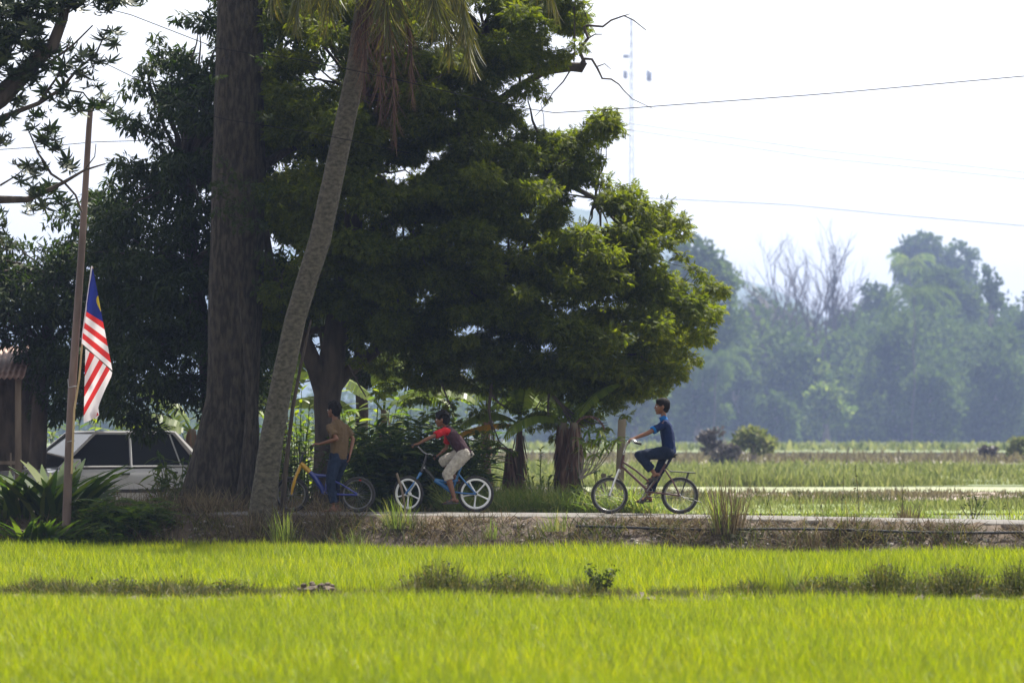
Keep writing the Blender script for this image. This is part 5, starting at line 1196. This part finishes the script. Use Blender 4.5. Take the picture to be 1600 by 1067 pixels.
# ================================================================== people
def skinmat(n, c):
    m, t, b = nodes(n); b.inputs['Base Color'].default_value = (*c, 1); b.inputs['Roughness'].default_value = .5
    b.inputs['Subsurface Weight'].default_value = .08; b.inputs['Subsurface Radius'].default_value = (.02, .008, .004); b.inputs['Subsurface Scale'].default_value = .5
    return m
M['skin'] = skinmat('skin', (.16, .066, .035)); M['hair'] = mat('hair', (.004, .0035, .003), (.010, .008, .007), 60, .8, bs=.8, bd=.004, spec=.15)
def cloth(n, c1, c2=None, sc=9, bs=.9): return mat(n, c1, c2 or tuple(x*1.25 for x in c1), sc, .9, bs=bs, bd=.02, spec=.2)
M['navy'] = cloth('navy_cloth', (.006, .012, .032)); M['royal'] = cloth('royal_blue_cloth', (.003, .012, .055)); M['sky'] = cloth('bright_blue_cloth', (.006, .085, .27))
M['brown'] = cloth('brown_cloth', (.10, .066, .036)); M['jeans'] = cloth('denim', (.006, .013, .034), (.013, .025, .056), 16); M['plum'] = cloth('plum_cloth', (.04, .019, .027)); M['redc'] = cloth('red_cloth', (.34, .010, .014))
M['khaki'] = cloth('pale_checked_cloth', (.33, .30, .27), (.48, .44, .39), 26); M['sandal'] = mat('sandal', (.015, .012, .012), (.04, .03, .03), 20, .6); M['eye'] = mat('eye', (.02, .015, .012), (.03, .02, .02), 5, .2); M['eyewhite'] = mat('eye_white', (.55, .52, .5), None, 5, .3)
def rot_to(fwd, up):
    fwd = Vector(fwd).normalized(); up = Vector(up); up = (up-fwd*up.dot(fwd)).normalized(); s_ = up.cross(fwd)
    return Matrix((fwd, s_, up)).transposed()
def hand(mb, wr, fwd, down, thumb, L=.135, curl=.9):
    """palm, four fingers and a thumb; down = towards the palm side, thumb = side the thumb leaves"""
    fwd = Vector(fwd).normalized(); down = Vector(down); down = (down-fwd*down.dot(fwd)).normalized(); ac = Vector(thumb); ac = (ac-fwd*ac.dot(fwd)-down*ac.dot(down)).normalized()
    pl_ = L*.48; w_ = L*.21
    mb.tube([wr-fwd*.012, wr+fwd*pl_*.35, wr+fwd*pl_*.8, wr+fwd*pl_*1.02], [(w_*.72, .0125), (w_*.95, .013), (w_*1.05, .0115), (w_*.9, .009)], 12, side=ac)
    for i, ln in enumerate((.88, 1.0, .94, .74)):
        b_ = wr+fwd*(pl_*(.98-.05*abs(i-1)))+ac*(w_*(.78-.52*i)); th = curl*.45; pts = [b_-fwd*.015, b_]; r_ = [.0066, .0066]
        for q, sl in enumerate((.40, .27, .2)):
            d = fwd*math.cos(th)+down*math.sin(th)+ac*(.10*(1.2-i)*.5); pts.append(pts[-1]+d*sl*L*.52*ln*1.1); r_.append(.0062-.0006*q); th += curl
        mb.caps(pts, r_, 7)
    b_ = wr+fwd*pl_*.22+ac*w_*.75; d1 = (ac*.75+fwd*.7+down*.25).normalized(); d2 = (fwd*.8+down*.6+ac*.1).normalized()
    mb.caps([b_-ac*.01, b_, b_+d1*L*.19, b_+d1*L*.19+d2*L*.17], [.009, .009, .0078, .0065], 7)
def foot(mb, ankle, heel_to_toe, L=.19, up=(0, 0, 1), r_=.027):
    d = Vector(heel_to_toe).normalized(); R = rot_to(d, up); U = R.col[2]; S = R.col[1]; a = Vector(ankle)
    h = a-U*.045-d*.03
    mb.ball(h, (.03, .026, .028), 10, R)
    mb.tube([a+U*.02, h+U*.02+d*.03, h+d*L*.45-U*.004, h+d*L*.72-U*.012], [(.024, .024), (.027, .032), (.034, .021), (.038, .013)], 12, side=S)
    for i in range(5):
        b_ = h+d*L*(.70+.04*(2-abs(i-1)))+S*(.030-.0145*i); mb.caps([b_-U*.014, b_+d*L*(.14-.015*i)-U*.016], [.0105-.001*i*.8, .0085-.0006*i], 7)
def head(mb, hp, R, s_=1.0):
    """hp = middle of the head; R columns = forward, left, up; height about .215*s_"""
    q = lambda x, y, z: hp+R@(Vector((x, y, z))*s_)
    mb.ball(q(-.012, 0, .032), (.089*s_, .071*s_, .082*s_), 16, R); mb.ball(q(.022, 0, -.012), (.060*s_, .058*s_, .078*s_), 14, R)
    mb.ball(q(.036, 0, -.062), (.040*s_, .042*s_, .036*s_), 12, R); mb.ball(q(.058, 0, -.082), (.020*s_, .022*s_, .017*s_), 10, R)
    mb.ball(q(.066, 0, .028), (.022*s_, .045*s_, .012*s_), 10, R)
    mb.caps([q(.074, 0, .012), q(.090, 0, -.014)], [.009*s_, .0125*s_], 8); mb.ball(q(.082, .010, -.018), .009*s_, 8); mb.ball(q(.082, -.010, -.018), .009*s_, 8)
    mb.ball(q(.076, 0, -.041), (.013*s_, .021*s_, .007*s_), 8, R); mb.ball(q(.074, 0, -.053), (.013*s_, .019*s_, .008*s_), 8, R)
    for y in (-1, 1): mb.ball(q(-.008, y*.072, -.005), (.019*s_, .008*s_, .030*s_), 10, R); mb.ball(q(.055, y*.034, -.022), (.018*s_, .018*s_, .02*s_), 8, R)
def face_bits(root, hp, R, s_=1.0):
    q = lambda x, y, z: hp+R@(Vector((x, y, z))*s_)
    for y in (-1, 1):
        e = MB().ball(q(.068, y*.030, .006), (.010*s_, .014*s_, .009*s_), 10, R).build('eye', M['eyewhite'], root); MB().ball(q(.076, y*.031, .006), (.005*s_, .007*s_, .007*s_), 8, R).build('iris', M['eye'], e)
        MB().tube([q(.077, y*.014, .026), q(.076, y*.032, .030), q(.066, y*.050, .025)], .0035*s_, 5).build('eyebrow', M['hair'], root)
def hair(root, hp, R, s_=1.0, shag=0, back=0):
    q = lambda x, y, z: hp+R@(Vector((x, y, z))*s_); mb = MB()
    mb.ball(q(-.018, 0, .045), (.096*s_, .080*s_, .080*s_), 18, R); mb.ball(q(-.045, 0, .015), (.068*s_, .074*s_, .080*s_), 16, R); mb.ball(q(-.052, 0, -.035), (.042*s_, .056*s_, .045*s_), 12, R)
    mb.ball(q(.035, 0, .082), (.045*s_, .055*s_, .030*s_), 12, R)
    if shag:
        rr = random.Random(shag)
        for i in range(46):
            a = rr.uniform(0, 6.28); b_ = rr.uniform(-.3, 1.5); d = Vector((-.02+.092*math.cos(a)*math.cos(b_), .078*math.sin(a)*math.cos(b_), .042+.078*math.sin(b_)))
            if d.x > .04 and d.z < .06: continue
            mb.ball(q(*d), rr.uniform(.012, .02)*s_, 7)
    return mb.bake('hair', M['hair'], root, .007, 3, lambda c: .0035*mnoise.noise(c*70)+.002*mnoise.noise(c*160))
def fold(sx=26, a=.007, sz=12):
    return lambda c: a*mnoise.noise(Vector((c.x*sx, c.y*sx, c.z*sz)))+a*.5*mnoise.noise(Vector((c.x*50, c.y*40, c.z*60)))
def person(px0, Y, label, lift=0):
    k = Y/FP; x = XP(px0, Y); return empty('person', (x, Y, gz(x, Y)+.022+lift), label, 'person', 'children with bicycles'), k

# ---- boy in blue on the maroon bicycle
root, k = person(1010, Y3, 'boy in dark blue polo shirt and dark trousers riding the maroon bicycle'); GYP = 805.6
f = lambda px, py, y=0.: Vector(((px-1010)*k, y, (GYP-py)*k))
R = rot_to((-1, -.06, .0), (0, 0, 1)); hp = f(1034, 638.5, 0)
sk = MB(); head(sk, hp, R, .98)
sk.tube([hp+R@Vector((-.02, 0, -.05)), f(1037.5, 657), f(1039, 664)], [.034, .034, .038], 12)
sk.tube([f(1039.5, 666), f(1041, 672), f(1043, 690), f(1044, 704)], [(.09, .045), (.11, .062), (.10, .06), (.09, .055)], 14, side=(0, 1, 0))
for s_ in (-1, 1):
    sh = f(1037.5, 664.5, s_*.125); el = f(1012, 679.5, s_*.185); wr = f(991.5, 687.5, s_*.175)
    sk.caps([f(1040, 667, s_*.08), sh], [.032, .035]); sk.caps([sh, sh.lerp(el, .5), el], [.037, .030, .025]); sk.caps([el, el.lerp(wr, .4), wr], [.025, .025, .0165])
    hand(sk, wr, (-.86, .05*s_, -.25), (.25, 0, -1), (-.2, -s_*.9, .1) if False else (.1, -s_, .2), .135, 1.0)
hipn, kn, an = f(1043, 710, -.07), f(998, 713.5, -.085), f(1021.5, 741, -.10)
sk.caps([hipn, kn], [.066, .046]); sk.caps([kn, kn.lerp(an, .35), an], [.042, .043, .026]); foot(sk, an, (-.62, -.03, -.50) if False else (-.80, -.05, -.42), .19, (-.42, 0, .8))
hipf, kf, af = f(1043, 712, .07), f(1029, 741, .08), f(1013, 777, .11)
sk.caps([hipf, kf], [.066, .046]); sk.caps([kf, kf.lerp(af, .35), af], [.042, .043, .026]); foot(sk, af, (-1, .03, -.02), .19, (0, 0, 1))
body = sk.bake('body', M['skin'], root, .0056, 3); face_bits(root, hp, R, .98); hair(root, hp, R, .98)
sh_ = MB()
sh_.tube([f(1037.5, 657.5), f(1038, 661), f(1040, 668), f(1043, 682), f(1044.5, 697), f(1045, 709), f(1045.5, 713)], [(.05, .045), (.10, .055), (.145, .078), (.135, .088), (.125, .085), (.135, .092), (.13, .09)], 18, side=(0, 1, 0))
for s_ in (-1, 1):
    sh = f(1038.5, 665.5, s_*.115); el = f(1012, 679.5, s_*.185); e2 = sh.lerp(el, .70); sh_.caps([f(1040, 667, s_*.08), sh], [.056, .055]); sh_.tube([sh, sh.lerp(e2, .5), e2], [.050, .046, .047], 12)
sh_.bake('shirt', M['royal'], root, .009, 3, fold())
for s_ in (-1, 1):
    sh = f(1038.5, 665.5, s_*.115); el = f(1012, 679.5, s_*.185); MB().tube([sh.lerp(el, .60), sh.lerp(el, .715)], .0515, 14).build('sleeve_cuff', M['sky'], root)
MB().tube([f(1034.5, 653), f(1036.5, 657), f(1038, 661)], [(.045, .044), (.053, .050), (.068, .056)], 14, cap=False, side=(0, 1, 0)).build('collar', M['sky'], root)
tr_ = MB(); tr_.ball(f(1044, 710), (.09, .125, .085), 14)
tr_.tube([hipn+Vector((0, 0, .01)), hipn.lerp(kn, .5), kn, kn.lerp(an, .18)], [.088, .075, .062, .060], 14); tr_.ball(kn, .062, 12); tr_.tube([kn, kn.lerp(an, .5), kn.lerp(an, .84)], [.060, .060, .062], 14)
tr_.tube([hipf, hipf.lerp(kf, .5), kf], [.088, .076, .062], 14); tr_.ball(kf, .062, 12); tr_.tube([kf, kf.lerp(af, .5), kf.lerp(af, .86)], [.060, .057, .056], 14)
tr_.ball(hipn, .09, 12); tr_.ball(hipf, .09, 12); tr_.bake('trousers', M['navy'], root, .009, 3, fold(22, .007, 18))
def sandal(root, ankle, d, up, L=.2):
    d = Vector(d).normalized(); R = rot_to(d, up); U = R.col[2]; S = R.col[1]; h = Vector(ankle)-U*.045-d*.03
    mb = MB(); n = 14; top = []
    for i in range(n):
        a = 2*math.pi*i/n; top.append(h+d*(L*.42+L*.56*math.cos(a))+S*(.040*math.sin(a)*(1+.15*math.cos(a)))-U*.022)
    mb.prism(top, -U*.018); o = mb.build('sandal', M['sandal'], root, True)
    m2 = MB()
    for t_ in (.35, .62): m2.tube([h+d*L*t_+S*.040-U*.022, h+d*L*t_+S*.034+U*.006, h+d*L*t_+U*(.022 if t_ < .5 else .012), h+d*L*t_-S*.034+U*.006, h+d*L*t_-S*.040-U*.022], [(.016, .004)]*5, 6, side=d)
    m2.build('strap', M['sandal'], o)
sandal(root, an, (-.80, -.05, -.42), (-.42, 0, .8)); sandal(root, af, (-1, .03, -.02), (0, 0, 1))

# ---- boy with red sleeves on the blue bicycle, leaning forward
root, k = person(700, Y2, 'boy in maroon shirt with red sleeves and pale shorts leaning forward while riding'); GYP = 801.4
f = lambda px, py, y=0.: Vector(((px-700)*k, y, (GYP-py)*k))
R = rot_to((-1, .12, -.10), (-.1, 0, 1)); hp = f(690.5, 657.5, -.02)
sk = MB(); head(sk, hp, R, .96); sk.tube([hp+R@Vector((-.02, 0, -.05)), f(697, 669, -.01), f(700, 674)], [.034, .036, .05], 12)
sk.tube([f(699, 673), f(708, 684), f(719, 699), f(723, 706)], [(.09, .045), (.11, .062), (.10, .06), (.09, .055)], 14, side=(0, 1, 0))
shn, eln, wrn = f(695.5, 675, -.125), f(671, 686, -.24), f(654, 695, -.225)
shf, elf, wrf = f(700, 681, .125), f(697, 702, .21), f(686, 712, .19)
for sh, el, wr, s_ in ((shn, eln, wrn, -1), (shf, elf, wrf, 1)):
    sk.caps([f(700, 677, s_*.08), sh], [.035, .037]); sk.caps([sh, sh.lerp(el, .5), el], [.036, .029, .024]); sk.caps([el, el.lerp(wr, .4), wr], [.024, .024, .016])
hand(sk, wrn, (-.85, -.1, -.2), (.1, 0, -1), (.1, 1, .2), .13, 1.0); hand(sk, wrf, (-.75, .05, -.35), (-.1, 0, -1), (.1, -1, .2), .13, 1.0)
hipn, kn, an = f(725, 712, -.07), f(699, 742, -.10), f(710, 779, -.11)
sk.caps([hipn, kn], [.066, .047]); sk.caps([kn, kn.lerp(an, .35), an], [.041, .043, .025]); foot(sk, an, (-1, -.06, -.03), .185)
hipf, kf, af = f(723, 711, .07), f(693, 722, .10), f(711, 748, .11)
sk.caps([hipf, kf], [.066, .047]); sk.caps([kf, kf.lerp(af, .35), af], [.041, .043, .025]); foot(sk, af, (-1, .03, -.1), .185)
sk.bake('body', M['skin'], root, .0056, 3); face_bits(root, hp, R, .96); hair(root, hp, R, 1.0, 5)
sh_ = MB(); sh_.tube([f(696, 669), f(699, 672), f(704, 679), f(713, 691), f(721, 702), f(727, 711), f(729, 714)], [(.05, .045), (.10, .055), (.145, .078), (.14, .09), (.13, .085), (.135, .09), (.13, .085)], 18, side=(0, 1, 0))
sh_.bake('shirt', M['plum'], root, .009, 3, fold())
for sh, el, s_ in ((shn, eln, -1), (shf, elf, 1)):
    e2 = sh.lerp(el, .62); m2 = MB(); m2.caps([f(701, 677.5, s_*.085), sh], [.052, .051]); m2.tube([sh, sh.lerp(e2, .5), e2], [.051, .049, .052], 12); m2.bake('sleeve', M['redc'], root, .009, 2, fold(a=.004))
tr_ = MB(); tr_.ball(f(725.5, 712), (.095, .125, .09), 14)
for h_, k_, a_ in ((hipn, kn, an), (hipf, kf, af)): tr_.tube([h_, h_.lerp(k_, .5), k_], [.092, .084, .070], 14); tr_.ball(k_, .068, 12); tr_.tube([k_, k_.lerp(a_, .26)], [.066, .064], 14)
tr_.ball(hipn, .093, 12); tr_.ball(hipf, .093, 12); tr_.bake('shorts', M['khaki'], root, .009, 3, fold(22, .008, 18))
MB().tube([f(736, 707, -.04), f(738, 712, -.03), f(736, 716, -.02)], [.02, .026, .012], 8).build('shirt_tail', M['khaki'], root)
sandal(root, an, (-1, -.06, -.03), (0, 0, 1)); sandal(root, af, (-1, .03, -.1), (0, 0, 1))

# ---- standing boy in brown, seen from behind, head turned away
root, k = person(520, Y1, 'standing barefoot boy in brown t-shirt and blue jeans straddling the blue and yellow bicycle'); GYP = 803
f = lambda px, py, y=0.: Vector(((px-520)*k, y, (GYP-py)*k))
R = rot_to((-.80, .60, 0), (0, 0, 1)); hp = f(521, 644, .03); T_ = Vector((-.62, .78, 0)); LS = Vector((-.78, -.62, 0))    # torso faces away to the left; LS = his left side
sk = MB(); head(sk, hp, R, .98); sk.tube([hp+R@Vector((-.02, 0, -.05)), f(523, 663, .02), f(526, 669)], [.034, .038, .05], 12)
sk.tube([f(527, 667), f(529, 680), f(530, 700), f(530, 714)], [(.10, .045), (.115, .062), (.10, .06), (.09, .06)], 14, side=LS)
sc = f(528, 669.5); hc = f(530, 716)
shL = sc+LS*.135+Vector((0, 0, -.01)); shR = sc-LS*.135+Vector((0, 0, -.02))
elL = f(527.5, 688.5, -.21); wrL = f(500, 696.5, -.13); elR = f(551.5, 689, .08); wrR = f(547, 712, .0)
for sh, el, wr in ((shL, elL, wrL), (shR, elR, wrR)):
    sk.caps([sc.lerp(sh, .5), sh], [.036, .037]); sk.caps([sh, sh.lerp(el, .5), el], [.037, .031, .026]); sk.caps([el, el.lerp(wr, .4), wr], [.026, .026, .0175])
hand(sk, wrL, (-1, .1, .1), (.1, .3, -1), (.1, .9, .4), .14, 1.15); hand(sk, wrR, (-.15, -.1, -1), (-1, 0, .1), (-.2, .9, .0), .14, .5)
hL, kL, aL = hc+LS*.06, f(517, 753, -.12), f(521.5, 788, -.13)
hR, kR, aR = hc-LS*.06, f(522, 755, .12), f(527, 786, .14)
for h_, k_, a_ in ((hL, kL, aL), (hR, kR, aR)): sk.caps([h_, k_], [.068, .048]); sk.caps([k_, k_.lerp(a_, .35), a_], [.043, .044, .027])
foot(sk, Vector((aL.x, aL.y, .075)), (.62, -.75, -.0) if False else (-.75, .25, 0), .2); foot(sk, Vector((aR.x, aR.y, .075)), (-.9, .3, 0), .2)
sk.bake('body', M['skin'], root, .0056, 3); face_bits(root, hp, R, .98); hair(root, hp, R, 1.02, 9)
sh_ = MB(); sh_.tube([f(523, 659.5, .01), f(525, 663.5), f(528, 670), f(530, 686), f(530.5, 702), f(530.5, 716), f(530.5, 721)], [(.05, .047), (.10, .058), (.15, .078), (.142, .088), (.13, .086), (.135, .092), (.13, .09)], 18, side=LS)
for sh, el in ((shL, elL), (shR, elR)):
    e2 = sh.lerp(el, .72); sh_.caps([sc.lerp(sh, .6), sh], [.052, .052]); sh_.tube([sh, sh.lerp(e2, .5), e2], [.052, .052, .056], 12)
sh_.bake('shirt', M['brown'], root, .009, 3, fold(24, .007, 9))
tr_ = MB(); tr_.tube([f(530.5, 714), f(530, 726)], [(.125, .088), (.122, .09)], 14, side=LS)
for h_, k_, a_ in ((hL, kL, aL), (hR, kR, aR)): tr_.tube([h_+Vector((0, 0, -.02)), h_.lerp(k_, .5), k_], [.088, .08, .066], 14); tr_.ball(k_, .066, 12); tr_.tube([k_, k_.lerp(a_, .5), a_], [.064, .059, .060], 14)
tr_.ball(hL, .089, 12); tr_.ball(hR, .089, 12); tr_.bake('jeans', M['jeans'], root, .009, 3, fold(24, .007, 24))

# ================================================================== air
m = bpy.data.materials.new('haze'); m.use_nodes = True; t = m.node_tree
for n in list(t.nodes):
    if n.type == 'BSDF_PRINCIPLED': t.nodes.remove(n)
pv = t.nodes.new('ShaderNodeVolumePrincipled'); pv.inputs['Density'].default_value = .00025
pv.inputs['Color'].default_value = (.46, .60, 1, 1); pv.inputs['Anisotropy'].default_value = .1
t.links.new(pv.outputs[0], t.nodes['Material Output'].inputs['Volume'])
o = MB().box((0, 1750, 64), (2000, 3560, 131.6)).build('haze', m, None, False); tag(o, 'thin bluish haze filling the air over the fields', 'haze', kind='stuff')
